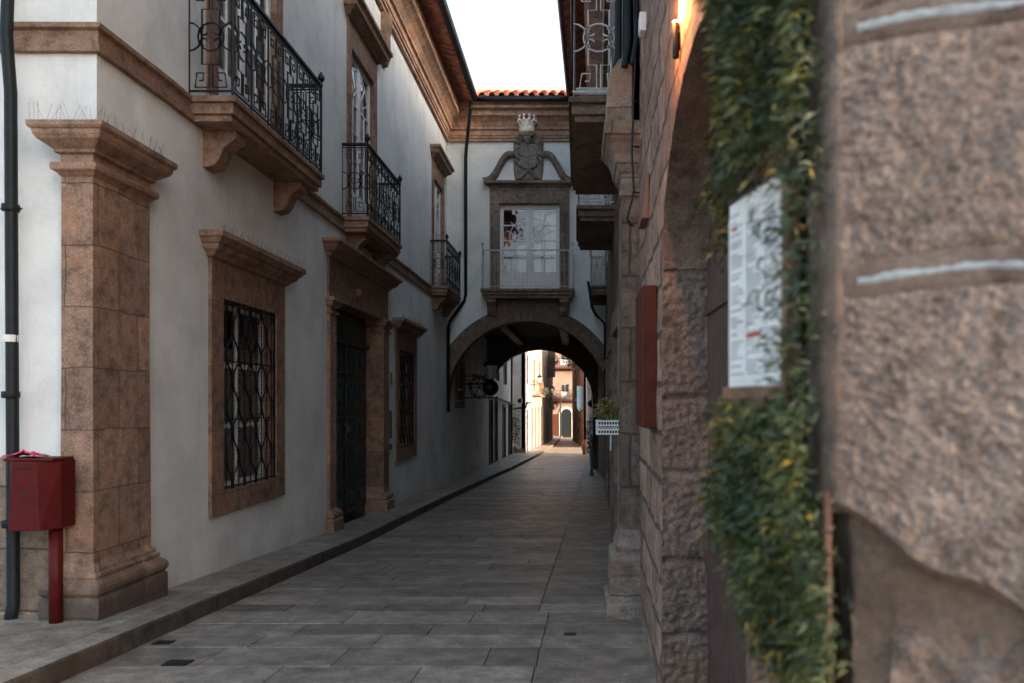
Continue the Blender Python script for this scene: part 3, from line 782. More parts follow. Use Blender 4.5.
# door surround
a, c, e, g = DO
w = MB(); fw0, fw1 = PX(490), PX(569)
w.box(fw0, a, YB-.06, YB+.2, E(e), E(g)); w.box(c, fw1, YB-.06, YB+.2, E(e), E(g)); w.box(fw0, fw1, YB-.062, YB+.2, E(g), E((401-187)/37.2))
w.box(PX(493.5), PX(495.5), YB-.085, YB, E(e), E(g-.3)); w.box(PX(563.5), PX(565.5), YB-.085, YB, E(e), E(g-.3))
od = w.build('door', 'grey_stone', br, bevel=.006)
k = MB(); ring_mould(k, (PX(490), PX(569), YB-.06, YB+.1), [(0, 5.72), (.03, 5.74), (.05, 5.77), (.12, 5.80), (.14, 5.82), (.14, 5.88), (0, 5.90)]); k.build('ledge', 'grey_stone', od, bevel=.004)
k = MB(); k.box(PX(518), PX(540), YB-.08, YB, E(5.30), E(5.42)); k.box(PX(525), PX(533), YB-.085, YB, E(5.36), E(5.72)); k.build('keystone', 'grey_stone', od, bevel=.01)
# swan-neck pediment halves
for sg, xa, xb in ((1, PX(485), PX(513)), (-1, PX(572), PX(544))):
    k = MB(); n = 14; L_ = xb-xa
    for layer, (wd, dp) in enumerate(((.13, .10), (.07, .16))):
        i = len(k.v)
        for t in range(n+1):
            s_ = t/n; x = xa+L_*s_; h = 5.90+.72*(s_**1.0*(1-0)+.16*math.sin(2*math.pi*(s_-.5)))
            wv = wd*(1-.15*s_)
            tx = -.55*sg; th = .8
            for (dd, yy) in ((-1, YB), (-1, YB-dp), (1, YB-dp), (1, YB)):
                k.v.append((x+tx*wv*dd*.8, yy, E(h+th*wv*dd*.8)))
        for t in range(n):
            for q in range(4): k.f.append((i+4*t+q, i+4*t+(q+1) % 4, i+4*t+4+(q+1) % 4, i+4*t+4+q))
        k.f.append((i, i+1, i+2, i+3)); k.f.append((i+4*n+3, i+4*n+2, i+4*n+1, i+4*n))
    k.ball((xb-.02*sg, YB-.1, E(6.60)), .09, 8)
    k.build('scroll', 'grey_stone', od)
    s = MB()
    spikes(s, [(xa+L_*.1, YB-.08, E(6.1)), (xa+L_*.5, YB-.08, E(6.4)), (xb, YB-.08, E(6.72))], .1, .04); s.build('bird_spikes', 'pale_iron', od)
# door leaves
f = MB(); xm = (a+c)/2; yd = YB+.10
for (xa, xb, sg) in ((a, xm, -1), (xm, c, 1)):
    f.box(xa, xa+.10, yd, yd+.05, E(e), E(g)); f.box(xb-.10, xb, yd, yd+.05, E(e), E(g))
    f.box(xa, xb, yd+.002, yd+.048, E(e), E(e+.55)); f.box(xa, xb, yd+.002, yd+.048, E(g-.12), E(g))
    ia, ib = xa+.10, xb-.10
    for h in (e+.62+.40, e+.62+.80, e+.62+1.22): f.box(ia, ib, yd+.012, yd+.04, E(h-.40+.36), E(h-.40+.39))
    f.box((ia+ib)/2-.014, (ia+ib)/2+.014, yd+.012, yd+.04, E(e+.5), E(e+1.66))
    hh = e+1.42; RR = .58; cx = xb-.06 if sg < 0 else xa+.06
    def fan(rr, t): return (min(max(cx+sg*rr*math.cos(R(t)), ia), ib), yd+.02, E(min(hh+rr*1.2*math.sin(R(t)), g-.12)))
    for rr in (RR*.85, RR*.45): f.tube([fan(rr, t) for t in range(0, 91, 10)], .013, 4)
    for t in (20, 42, 66): f.tube([fan(.1, t), fan(RR*1.05, t)], .012, 4)
    f.box(xa+.14, xm-.18 if sg < 0 else xb-.14, yd-.012, yd+.005, E(e+.1), E(e+.45)) if False else None
    for u0, u1 in ((ia+.02, (ia+ib)/2-.02), ((ia+ib)/2+.02, ib-.02)):
        f.box(u0, u1, yd-.014, yd+.004, E(e+.10), E(e+.46))
f.box(xm-.03, xm+.03, yd-.02, yd+.01, E(e), E(g))
f.build('door_leaf', 'white_wood', od)
p = MB(); p.quad((a, yd+.03, E(e+.5)), (c, yd+.03, E(e+.5)), (c, yd+.03, E(g)), (a, yd+.03, E(g))); p.build('pane', 'glass', od)
cu = MB()  # white pieces stand in for curtains and pale reflections in the glass
cu.poly([(PX(517), yd+.2, E(e+.5)), (PX(541), yd+.2, E(e+.5)), (PX(541), yd+.2, E(e+1.35)), (PX(517), yd+.2, E(e+1.30))])
cu.poly([(PX(543), yd+.2, E(e+.5)), (PX(556), yd+.2, E(e+.5)), (PX(556), yd+.2, E(e+2.2)), (PX(546), yd+.2, E(e+2.1)), (PX(543), yd+.2, E(e+1.5))])
cu.poly([(PX(532), yd+.22, E(e+1.9)), (PX(541), yd+.22, E(e+1.7)), (PX(545), yd+.22, E(g)), (PX(532), yd+.22, E(g))])
cu.build('curtain', 'paper', od)
b = MB(); b.box(a-.1, c+.1, YB+1.2, YB+1.25, E(e-.2), E(g+.1)); b.build('room', 'dark', br)
# bridge balcony
x0b, x1b = PX(482.5), PX(574.5)
s = MB(); top = (401-291)/37.2
for (d, za, zb) in ((0, -.07, 0), (.04, -.16, -.07), (.09, -.24, -.16)): s.box(x0b+d, x1b-d, YB-.50+d, YB+.05, E(top+za), E(top+zb))
ob = s.build('balcony', 'grey_stone', br, bevel=.006)
for xc in (PX(492.5), PX(564.5)):
    k = MB(); k.prism(console_profile(.38, .44), lambda p, a_: (a_, YB-p[0], E(top-.241+p[1])), xc-.12, xc+.12); k.build('bracket', 'grey_stone', ob, bevel=.01)
r = MB(); yr = YB-.46; xa, xb = x0b+.05, x1b-.05; ht = 1.02
for (p, q) in (((xa, yr), (xb, yr)), ((xa, yr), (xa, YB)), ((xb, yr), (xb, YB))):
    for h in (.06, ht, ht-.02): r.tube([(p[0], p[1], E(top+h)), (q[0], q[1], E(top+h))], .011, 4)
nb = 22
for q in range(nb+1):
    x = xa+(xb-xa)*q/nb; r.tube([(x, yr, E(top)), (x, yr, E(top+ht))], .0055, 4)
for q in range(4):
    for x in (xa, xb): r.tube([(x, yr+.11*q, E(top)), (x, yr+.11*q, E(top+ht))], .0055, 4)
for x in (xa, xb):
    r.tube([(x, yr, E(top)), (x, yr, E(top+ht+.1))], .018, 6); r.ball((x, yr, E(top+ht+.16)), .045, 8)
r.build('railing', 'pale_iron', ob)
# coat of arms
k = MB(); xs0, xs1 = PX(513.5), PX(543.5); hb, ht_ = (401-182)/37.2, (401-136)/37.2
nx, nh = 34, 50; i0 = len(k.v)
cx = (xs0+xs1)/2; ch = (hb+ht_)/2
for j in range(nh+1):
    for i in range(nx+1):
        u = -1+2*i/nx; v = -1+2*j/nh
        wv = 1 - .12*max(0, -v-.5)*2 + .0
        x = cx+u*(xs1-xs0)/2*wv; h = ch+v*(ht_-hb)/2
        edge = min(1, (1-abs(u))*8)*min(1, (1-abs(v))*10)
        inside = (abs(u) < .56) and (v > -.45-.0 if False else v > -.5+.9*abs(u)**3) and v < .58
        n_ = noise.fractal(Vector((x*9, h*9, 3)), 1, 2, 4)
        if inside:
            d = .13
            if abs(u) < .04 or abs(v-.1) < .03: d = .15
            d += .018*noise.noise(Vector((x*26, h*26, 0)))
        else:
            ring = abs(math.sin(7*math.hypot(u, v*1.3)+3*math.sin(4*math.atan2(v, u))))
            d = .05+.07*ring+.03*n_
            if v < -.35: d = .06+.06*(abs((abs(u)-(-v-.5)*1.4)) < .12)+.02*n_
        k.v.append((x, YB-.02-d*edge, E(h)))
for j in range(nh):
    for i in range(nx):
        q = i0+j*(nx+1)+i; k.f.append((q, q+1, q+nx+2, q+nx+1))
for j in range(nh):
    for ii in (0, nx):
        q = i0+j*(nx+1)+ii; k.quad(k.v[q], k.v[q+nx+1], (k.v[q+nx+1][0], YB+.05, k.v[q+nx+1][2]), (k.v[q][0], YB+.05, k.v[q][2]))
for i in range(nx):
    for jj in (0, nh):
        q = i0+jj*(nx+1)+i; k.quad(k.v[q], k.v[q+1], (k.v[q+1][0], YB+.05, k.v[q+1][2]), (k.v[q][0], YB+.05, k.v[q][2]))
osd = k.build('coat_of_arms', 'shield', br)
k = MB(); cc = (cx-.02, YB-.30, E((401-133)*21.2/800))
k.lathe(cc, [(.12, -.06), (.20, 0), (.21, .05), (.205, .12), (.19, .13), (.20, .15), (.23, .30), (.215, .30), (.18, .14), (.01, .13)], 20)
for q in range(10):
    t = 2*math.pi*q/10; p = (cc[0]+.235*math.cos(t), cc[1]+.235*math.sin(t), cc[2])
    k.tube([(p[0], p[1], p[2]+.27), (p[0]*1+.0, p[1], p[2]+.36)], [.045, .015], 5); k.ball((p[0], p[1], p[2]+.40), .036, 6)
k.tube([(cc[0], cc[1]+.02, cc[2]-.04), (cc[0], YB-.0, cc[2]-.12)], .10, 8)
k.build('crown', 'crown', osd)

# ------------------------------------------------------------------ RIGHT: near stone house
def fbm(p, o=5): return noise.fractal(Vector(p), .9, 2.1, o)
def rough_patch(b, P, nrm, s0, s1, hb, ht, cell, amp, freq=9, joints=(), jw=.012, jd=.02, cols=None, seed=0):
    """grid s0..s1 by hb(s)..ht, pushed outwards along nrm(s) by stone relief"""
    ns = max(2, int((s1-s0)/cell)); hmin = min(hb(s0), hb((s0+s1)/2), hb(s1)); nh = max(2, int((ht-hmin)/cell)); i0 = len(b.v)
    js = sorted(joints)
    for i in range(ns+1):
        s = s0+(s1-s0)*i/ns
        for j in range(nh+1):
            h = hb(s)+(ht-hb(s))*j/nh
            p = Vector(P(s, h)); n = Vector(nrm(s))
            d = amp*fbm((p.x*freq+seed, p.y*freq, p.z*freq))
            dj = 9; row = sum(1 for q in js if q < h)
            for q in js: dj = min(dj, abs(h-q+.006*math.sin(s*17+q*5)))
            if cols:
                for cq in cols[row % len(cols)]: dj = min(dj, abs(s-cq-.008*math.sin(h*19)))
            if dj < 3*jw:
                t = max(0, 1-dj/(3*jw)); d = d*(1-t*.7) - jd*t*t*(3-2*t)*(max(.15, min(1, (s-.01)/.05)) if jd == .016 else 1)
            b.v.append(tuple(p+n*d))
    for i in range(ns):
        for j in range(nh):
            q = i0+i*(nh+1)+j; b.f.append((q, q+nh+1, q+nh+2, q+1))
nh_ = thing('stone_house', (3, 3.5, G(3.5)), 'pinkish rough granite house at right edge with wide arched doorway', 'building')
PW = lambda s, h: (XR(s), s, E(h))
nW = lambda s: (-1, .02, 0)
AY = 3.07; AZR = 1.16; ASP = .70; ARH = .62
def archh(s):
    t = max(0, 1-((s-AY)/AZR)**2); return ASP+ARH*math.sqrt(t)
b = MB()
rough_patch(b, PW, nW, 4.23, 6.34, lambda s: -2.3, 7.9, .045, .010, 5)
# above the arch: dense near the crown line
ns = 46; nhh = 70; i0 = len(b.v)
for i in range(ns+1):
    s = AY-AZR*math.cos(math.pi*i/ns)
    for j in range(nhh+1):
        t = (j/nhh)**1.5; h = archh(s)+(7.9-archh(s))*t
        d = .010*fbm((XR(s)*5, s*5, E(h)*5)); b.v.append((XR(s)-d, s, E(h)))
for i in range(ns):
    for j in range(nhh):
        q = i0+i*(nhh+1)+j; b.f.append((q, q+nhh+1, q+nhh+2, q+1))
rough_patch(b, PW, nW, 1.45, 1.91, lambda s: -1.7, 7.9, .04, .02, 5)
b.build('wall', 'rubble', nh_, smooth=True)
b = MB()                                     # jamb reveal facing the camera, rusticated blocks
rough_patch(b, lambda s, h: (s, 4.23, E(h)), lambda s: (0, -1, 0), XR(4.23)-.005, .74, lambda s: -2.3, ASP, .008, .010, 30, joints=(.687, .016, -.375, -.846, -1.24, -1.65), jw=.010, jd=.018)
b.build('doorway_jamb', 'rough', nh_, smooth=True); b = MB()
rough_patch(b, lambda s, h: (s, 1.91, E(h)), lambda s: (0, 1, 0), XR(1.91), .74, lambda s: -1.7, ASP, .03, .01, 12)
b.build('doorway_jamb', 'rough', nh_, smooth=True)
b = MB()                                     # underside of the arch
i0 = 0; n = 60; m_ = 16
for i in range(n+1):
    s = AY-AZR*math.cos(math.pi*i/n); h = archh(s)
    for j in range(m_+1):
        x = XR(s)+(.74-XR(s))*j/m_ - (.004 if j == 0 else 0); d = .014*fbm((x*18, s*18, h*18))
        b.v.append((x, s, E(h+d*.8)))
for i in range(n):
    for j in range(m_): q = i*(m_+1)+j; b.f.append((q, q+1, q+m_+2, q+m_+1))
b.build('arch_soffit', 'rough', nh_, smooth=True)
b = MB(); y = 1.75
while y < 4.4:
    b.box(.69, .73, y+.003, y+.117, E(-1.9), E(1.6)); y += .12
b.box(.675, .689, 1.8, 4.3, E(-.9), E(-.78)); b.box(.675, .689, 1.8, 4.3, E(.45), E(.55))
b.build('door', 'dark_wood', nh_, bevel=.004)
# near corner blocks facing the camera
CX, CY = .412, 1.333; D = Vector((.88, -.475, 0)).normalized(); rr = .035
def PN(s, h, off=0):
    # s<0 runs back along the lane, s>0 along the face; rounded corner
    if s <= -rr: p = Vector((XR(CY-s)+.020, CY-s, E(h)))
    elif s >= rr: p = Vector((CX, CY, E(h)))+D*s
    else:
        t = (s+rr)/(2*rr); A = Vector((XR(CY+rr)+.020, CY+rr, E(h))); C_ = Vector((CX, CY, E(h)))+D*rr; B_ = Vector((CX, CY, E(h)))
        p = A*(1-t)**2+B_*2*t*(1-t)+C_*t*t
    return p
def nN(s):
    t = min(1, max(0, (s+rr)/(2*rr))); n = Vector((-1, .02, 0))*(1-t)+Vector((-.475, -.88, 0))*t; return n.normalized()
b = MB()
def nbot(s): return -.165-.52*max(0, s)+.012*math.sin(s*31)
cj = [[-9], [-9]]
rough_patch(b, lambda s, h: PN(s, h), nN, -.12, .95, nbot, 1.5, .0050, .0048, 85, joints=(.206, .61, 1.0), jw=.017, jd=.016, seed=4)
mg = MB(); rows = 90; prs = [(-.10, .001), (-.04, .003), (-.02, .003), (0, .003), (.015, .003), (.028, .001), (.036, -.008)]
for k in range(rows+1):
    h = -.155+1.6*k/rows
    for sv, of in prs:
        sw = sv+(.006*noise.noise(Vector((h*12, 4, 1))) if sv > .02 else 0)
        mg.v.append(tuple(PN(sw, h)+nN(sw)*(of+.002*noise.noise(Vector((sv*60, h*30, 2))))))
for k in range(rows):
    for c in range(len(prs)-1): q = len(prs)*k+c; mg.f.append((q, q+1, q+len(prs)+1, q+len(prs)))
mg.build('dressed_margin', 'joint', nh_, smooth=True)
# underside of the bottom block
i0 = len(b.v); n = 60
for k in range(n+1):
    s = -.12+1.07*k/n; p = PN(s, nbot(s)); nn = nN(s)
    b.v += [tuple(p), tuple(p-nn*.02-Vector((0, 0, .015))), tuple(p-nn*.12-Vector((0, 0, .02)))]
for k in range(n):
    for c in range(2): q = i0+3*k+c; b.f.append((q, q+1, q+4, q+3))
cb = b.build('corner_blocks', 'near', nh_, smooth=True)
b = MB()
rough_patch(b, lambda s, h: PN(s, h)-nN(s)*.055, nN, -.12, .95, lambda s: -1.8, nbot(0)+.15, .02, .008, 9, seed=2)
b.build('lower_wall', 'render', nh_, smooth=True)
b = MB()
rough_patch(b, lambda s, h: PN(s, h)-nN(s)*.052, nN, .10, .95, lambda s: -1.0, -.375, .008, .030, 16, seed=9)
b.build('exposed_stone', 'near', nh_, smooth=True)
for hj in (.206, .61):
    b = MB(); n = 70                          # wide recessed bed joint
    for k in range(n+1):
        s_ = -.005+.95*k/n; z = hj-.006*math.sin(s_*17+hj*5)
        for dz, of in ((-.040, -.012), (-.028, -.001), (0, -.004), (.020, -.001), (.032, -.012)):
            b.v.append(tuple(PN(s_, z+dz+.005*noise.noise(Vector((s_*40, hj, dz*60))))+nN(s_)*(of+.0015*noise.noise(Vector((s_*90, dz*200, hj))))))
    for k in range(n):
        for c in range(4): q = 5*k+c; b.f.append((q, q+1, q+6, q+5))
    b.build('bed_joint', 'joint', nh_, smooth=True)
    b = MB(); i = len(b.v); s_ = .052  # pale strip along the joint, painted as a sky-lit ledge
    while s_ < .62:
        w = .003+.010*max(0, noise.noise(Vector((s_*14, hj*9, 0)))+.35)
        z = hj-.006*math.sin(s_*17+hj*5)-.004
        p = PN(s_, z-.004-.004*noise.noise(Vector((s_*70, hj, 1))))+nN(s_)*(-.001); q = PN(s_, z+w+.006*noise.noise(Vector((s_*60, hj, 3))))+nN(s_)*(-.003); r_ = PN(s_, z-.009)+nN(s_)*(-.008)
        b.v += [tuple(r_), tuple(p), tuple(q)]; s_ += .01
    n = (len(b.v)-i)//3
    for k in range(n-1):
        for c in range(2): a_ = i+3*k+c; b.f.append((a_, a_+1, a_+4, a_+3))
    b.build('lit_ledge', 'lit_ledge', nh_, smooth=True)
# body behind the face, upper storeys and roof, set back taller block
b = MB()
b.box(.78, 7, 1.6, 6.3, E(-2), E(7.9)); b.build('core', 'right_house', nh_)
b = MB(); q0 = PN(.95, 0); b.quad((q0.x, q0.y, E(-2)), (6.6, -1.95, E(-2)), (6.6, -1.95, E(7.9)), (q0.x, q0.y, E(7.9)))
b.quad((.40, 1.36, E(1.5)), (q0.x, q0.y, E(1.5)), (q0.x, q0.y, E(7.9)), (.40, 1.36, E(7.9)))
b.quad((6.6, -1.95, E(-2)), (7, 1.6, E(-2)), (7, 1.6, E(7.9)), (6.6, -1.95, E(7.9)))
b.quad((.40, 1.36, E(1.5)), (.398, 1.45, E(1.5)), (.398, 1.45, E(7.9)), (.40, 1.36, E(7.9)))
b.build('side_wall', 'rubble', nh_)
b = MB(); b.poly([(.2, 1.2, E(7.9)), (6.8, -2.2, E(7.9)), (7.2, 6.4, E(10.2)), (.2, 6.4, E(7.95))]); b.build('roof', 'tile_dark', nh_)
b = MB(); b.tube([(.419, 1.34, E(-.15)), (.419, 1.34, E(-.42)), (.421, 1.338, E(-.425)), (.421, 1.338, E(-.5))], .008, 8); b.build('copper_pipe', 'rust', nh_, smooth=True)

# ------------------------------------------------------------------ RIGHT: second house with pale balconies
h2 = thing('balcony_house', (4, 18, G(18)), 'dark granite house on the right with a corner pilaster and pale balcony railings', 'building')
PH = lambda s, h: (XH(s), s, E(h))
b = MB(); ops = []
doors = [(8.0, 9.4, -3, .75), (11.6, 12.7, -3, .75), (14.2, 15.2, -.9, .8), (17.3, 18.5, -3, .7)]
ups = [(8.0, 9.2, 2.77, 5.2), (11.8, 12.9, 2.77, 5.2), (19.6, 20.6, 2.77, 5.2), (15.6, 16.6, 2.77, 5.0)]
facade(b, PH, 6.45, 21.5, -3.2, 8.1, doors+ups, .4, (1, 0, 0)); b.build('wall', 'right_house', h2)
b = MB(); b.quad(PH(6.45, -3), (7, 6.45, E(-3)), (7, 6.45, E(8.1)), PH(6.45, 8.1)); b.build('side_wall', 'right_house', h2)
b = MB(); b.quad((XH(6.5)+.5, 6.5, E(-3)), (XH(21.4)+.5, 21.4, E(-3)), (XH(21.4)+.5, 21.4, E(8)), (XH(6.5)+.5, 6.5, E(8))); b.build('room', 'dark', h2)
for (a, c, e, g) in doors:
    k = MB(); e2 = max(e, G(a)-EYE-.1)
    k.box(XH(a)-.04, XH(a)+.1, a-.16, a, E(e2), E(g+.22)); k.box(XH(c)-.04, XH(c)+.1, c, c+.16, E(e2), E(g+.22)); k.box(XH(a)-.042, XH(a)+.1, a, c, E(g), E(g+.22))
    o = k.build('door' if e < -2 else 'window', 'grey_stone', h2, bevel=.006)
    k = MB(); k.box(XH(a)+.2, XH(a)+.24, a, c, E(e2), E(g)); k.build('door_leaf' if e < -2 else 'shutter', 'brown_wood', o)
for (a, c, e, g) in ups:
    k = MB(); k.box(XH(a)-.03, XH(a)+.1, a-.15, a, E(e), E(g+.2)); k.box(XH(c)-.03, XH(c)+.1, c, c+.15, E(e), E(g+.2)); k.box(XH(a)-.032, XH(a)+.1, a, c, E(g), E(g+.2))
    o = k.build('window', 'grey_stone', h2, bevel=.005)
    k = MB(); x = XH(a)-.02
    k.box(x-.0, x+.04, a+.0, a+.5, E(e), E(g)) ; k.box(x+.1, x+.14, a, c, E(e), E(g)); k.build('shutter', 'white_wood', o)
xwR = lambda y: XH(y)
balcony(h2, -1, lambda y: XH(7.2)+.01, 7.2, 9.87, .51, '', 'pale_iron', 'right_house', finial=False, nbr=0)
balcony(h2, -1, lambda y: XH(11.2)+.02, 11.2, 13.5, .55, '', 'pale_iron', 'right_house', finial=False, nbr=0)
balcony(h2, -1, lambda y: XH(19)+.03, 19.0, 21.2, .42, '', 'pale_iron', 'right_house', finial=False, nbr=0)
# eave: soffit of tiles and gutter
b = MB()
def er(y): return XH(y)-.98
b.prism([(0, 7.4), (.1, 7.4), (.12, 7.6), (.4, 7.8), (.5, 7.98), (0, 7.98)], lambda p, a: (XH(a)-p[0], a, E(p[1])), 6.4, 21.45); b.build('cornice', 'grey_stone', h2)
b = MB(); canal_tiles(b, lambda u, v, w: (er(6.4+u)+.04+v, 6.4+u, E(8.2+v*.4+w)), 15.0, 66, 4, .095, .42)
b.quad((er(6.4)+.3, 6.4, E(8.36)), (er(21.4)+.3, 21.4, E(8.36)), (4.2, 21.4, E(10.0)), (4.2, 6.4, E(10.0)))
b.build('roof', 'tile_dark', h2)
b = MB(); b.tube([(er(y), y, E(8.2)) for y in (6.2, 14, 21.4)], .07, 8); b.build('gutter', 'pipe', h2, smooth=True)
b = MB(); b.box(1.3, 7.0, 6.5, 21.45, E(-3), E(8.3)); b.poly([(.0,6.45,E(8.2)),(7.0,6.45,E(8.2)),(4.2,6.45,E(9.98))]); b.build('core', 'right_house', h2)
b = MB(); b.quad((4.2, 6.4, E(10.0)), (4.2, 21.4, E(10.0)), (8.4, 21.4, E(8.3)), (8.4, 6.4, E(8.3))); b.build('rear_roof', 'tile_dark', h2)
b = MB(); b.box(1.65, 7.5, 21.5, 43, E(-3.2), E(9.0)); b.build('rear_wing', 'far_white', h2)
# corner pilaster
b = MB(); xa, xb, ya, yb = .357, .50, 6.35, 6.80
i0 = len(b.v)
for q in range(12):
    h = -1.05+(1.64+1.05)*q/11; b.v += [(xa, ya, E(h)), (xb, ya, E(h)), (xb, yb, E(h)), (xa, yb, E(h))]
for q in range(11):
    for c in range(4): b.f.append((4*q+c, 4*q+(c+1) % 4, 4*q+4+(c+1) % 4, 4*q+4+c))
ps = b.build('corner_pilaster', 'right_house', h2)
b = MB(); ring_mould(b, (xa, xb, ya, yb), [(.0, 1.62), (.015, 1.63), (.015, 1.66), (0, 1.67), (0, 1.80), (.02, 1.82), (.035, 1.87), (.05, 1.88), (.06, 1.95), (.09, 2.02), (.115, 2.05), (.12, 2.07), (.14, 2.08), (.14, 2.18), (.02, 2.20)]); b.build('capital', 'grey_stone', ps, bevel=.004)
b = MB(); ring_mould(b, (xa, xb, ya, yb), [(.12, -1.9), (.12, -1.60), (.09, -1.585), (.09, -1.40), (.075, -1.385), (.085, -1.36), (.085, -1.24), (.06, -1.22), (.04, -1.20), (.05, -1.16), (.02, -1.10), (0, -1.02)]); b.build('base_moulding', 'grey_stone', ps, bevel=.012)
b = MB(); b.poly([(.225, 6.33, E(2.2)), (.44, 6.33, E(2.2)), (.44, 6.33, E(2.68)), (.33, 6.33, E(2.74)), (.24, 6.33, E(2.58))]); 
b.prism([(.225, 2.2), (.44, 2.2), (.44, 2.66), (.34, 2.72), (.25, 2.58)], lambda p, a: (p[0], a, E(p[1])), 6.335, 6.75); b.f = b.f[1:]; b.build('pedestal', 'grey_stone', ps, bevel=.01)
b = MB()
for (x, y_, r_) in ((.40, 6.28, .028), (.46, 6.22, .022), (.335, 6.5, .03)):
    b.tube([(x-.03, y_, E(2.62)), (x, y_, E(2.8)), (x+.01, y_, E(7.8))], r_, 8)
b.box(.37, .50, 6.45, 6.75, E(2.78), E(7.8))
b.build('downpipe', 'pipe', h2)
b = MB(); b.tube([(.45, 6.2, E(7)), (.44, 6.2, E(3.2)), (.455, 6.22, E(2.7)), (.435, 6.16, E(2.3)), (.42, 6.12, E(1.9)), (.435, 6.12, E(1.6)), (.40, 6.12, E(1.46)), (.385, 6.14, E(1.40)), (.41, 6.14, E(1.35)), (.44, 6.2, E(1.36))], .009, 6)
for h in (2.3, 1.95, 1.6): b.tube([(.42, 6.12, E(h)), (.48, 6.15, E(h))], .007, 4)
b.build('cable', 'iron', h2, smooth=True)
# objects on the near house wall
b = MB(); ybx = 4.62; x = XR(ybx)
b.box(x-.085, x+.0, ybx-.0, ybx+.55, E(-.155), E(.67)); o = b.build('wall_cabinet', 'redbox', bevel=.006)
tag(o, 'narrow rust red metal cabinet fixed upright on the rough granite wall', 'cabinet')
b = MB(); b.prism([(0, 1.2), (0, 1.5), (.015, 1.5), (.05, 1.2)], lambda p, a: (XR(5.2)-p[0], a, E(p[1])), 5.25, 5.6); o = b.build('shutter_board', 'brown_wood', bevel=.004)
tag(o, 'slanting brown wooden board on the granite wall above the red cabinet', 'board')
yl = 3.36; x = XR(yl)+.02
lt = thing('wall_lamp', (x, yl, E(1.42)), 'small tube wall lamp throwing orange light up the granite beside the arch', 'lamp')
b = MB(); b.lathe((x-.042, yl, E(1.44)), [(.013, 0), (.015, .005), (.015, .145), (.013, .15)], 14); b.build('lamp_body', 'iron', lt, smooth=True)
b = MB(); b.box(x-.03, x+.01, yl-.02, yl+.02, E(1.48), E(1.54)); b.build('bracket', 'iron', lt)
em, nt, bs = newmat('lamp_glow'); bs.inputs['Emission Color'].default_value = (1, .45, .12, 1); bs.inputs['Emission Strength'].default_value = 8; bs.inputs['Base Color'].default_value = (.8, .5, .3, 1)
b = MB(); b.lathe((x-.042, yl, E(1.591)), [(.012, 0), (.012, .004)], 14); b.build('lamp_lens', em, lt)
ld = bpy.data.lights.new('lamp_light', 'POINT'); ld.energy = 3.6; ld.color = (1, .36, .10); ld.shadow_soft_size = .015
lo = bpy.data.objects.new('lamp_light', ld); COL.objects.link(lo); lo.parent = lt; lo.location = (-.09, 0, .23); lo.rotation_euler = (R(180), R(-0), 0)
b = MB(); b.box(XR(5.55)-.05, XR(5.55), 5.5, 5.62, E(2.55), E(2.68)); o = b.build('junction_box', 'white_wood', bevel=.008); tag(o, 'tiny white plastic box high on the granite wall left of the lamp', 'junction box')

# ------------------------------------------------------------------ menu board
mb = thing('menu_board', (.33, 1.6, E(.02)), 'weathered white menu sheet in a brown wooden frame set into the ivy', 'sign')
F0 = Vector((.3325, 1.75, 0)); T = Vector((.1875, -1, 0)).normalized(); NB = Vector((-1, -.1875, 0)).normalized()
def PB(u, v, w=0): p = F0+T*u+NB*w; return (p.x, p.y, E(v))
wd = .285; v0, v1 = .030, .425
def topcut(u): return .385+.045*min(1, u/.12)
b = MB()
def bbox(b, u0, u1, va, vb, w0, w1):
    i = len(b.v); b.v += [PB(u, v, w) for w in (w0, w1) for v in (va, vb) for u in (u0, u1)]
    for f in ((0,2,3,1), (4,5,7,6), (0,1,5,4), (2,6,7,3), (0,4,6,2), (1,3,7,5)): b.f.append(tuple(i+k for k in f))
bbox(b, -.01, wd+.02, v0-.028, v0, -.02, .012); bbox(b, wd, wd+.02, v0, v1+.03, -.02, .0115);
b.build('frame', 'brown_wood', mb, bevel=.003)
b = MB(); b.poly([PB(0, v0, 0), PB(wd, v0, 0), PB(wd, v1, 0), PB(.05, v1, 0), PB(0, v1-.03, 0)]); bbox(b, 0, wd, v0, v1, -.018, -.002); b.build('sheet', 'paper', mb)
b = MB(); rs2 = random.Random(9)
for col in range(3):
    u0 = .015+col*.09; v = v1-.03
    while v > v0+.02:
        if rs2.random() > .16:
            L_ = rs2.uniform(.03, .07); bbox(b, u0, u0+L_, v, v+.0035, 0.0005, .0016)
        v -= .0085
for u in (.10, .19): bbox(b, u, u+.002, v0+.03, v1-.05, .0005, .0014)
b.build('lettering', 'ink', mb)
b = MB(); bbox(b, .10, .17, v0+.10, v0+.108, .0006, .0018); b.build('red_lettering', 'red_ink', mb); b = MB(); bbox(b, .02, .05, v1-.06, v1-.054, .0006, .0018); b.build('red_lettering', 'red_ink', mb)

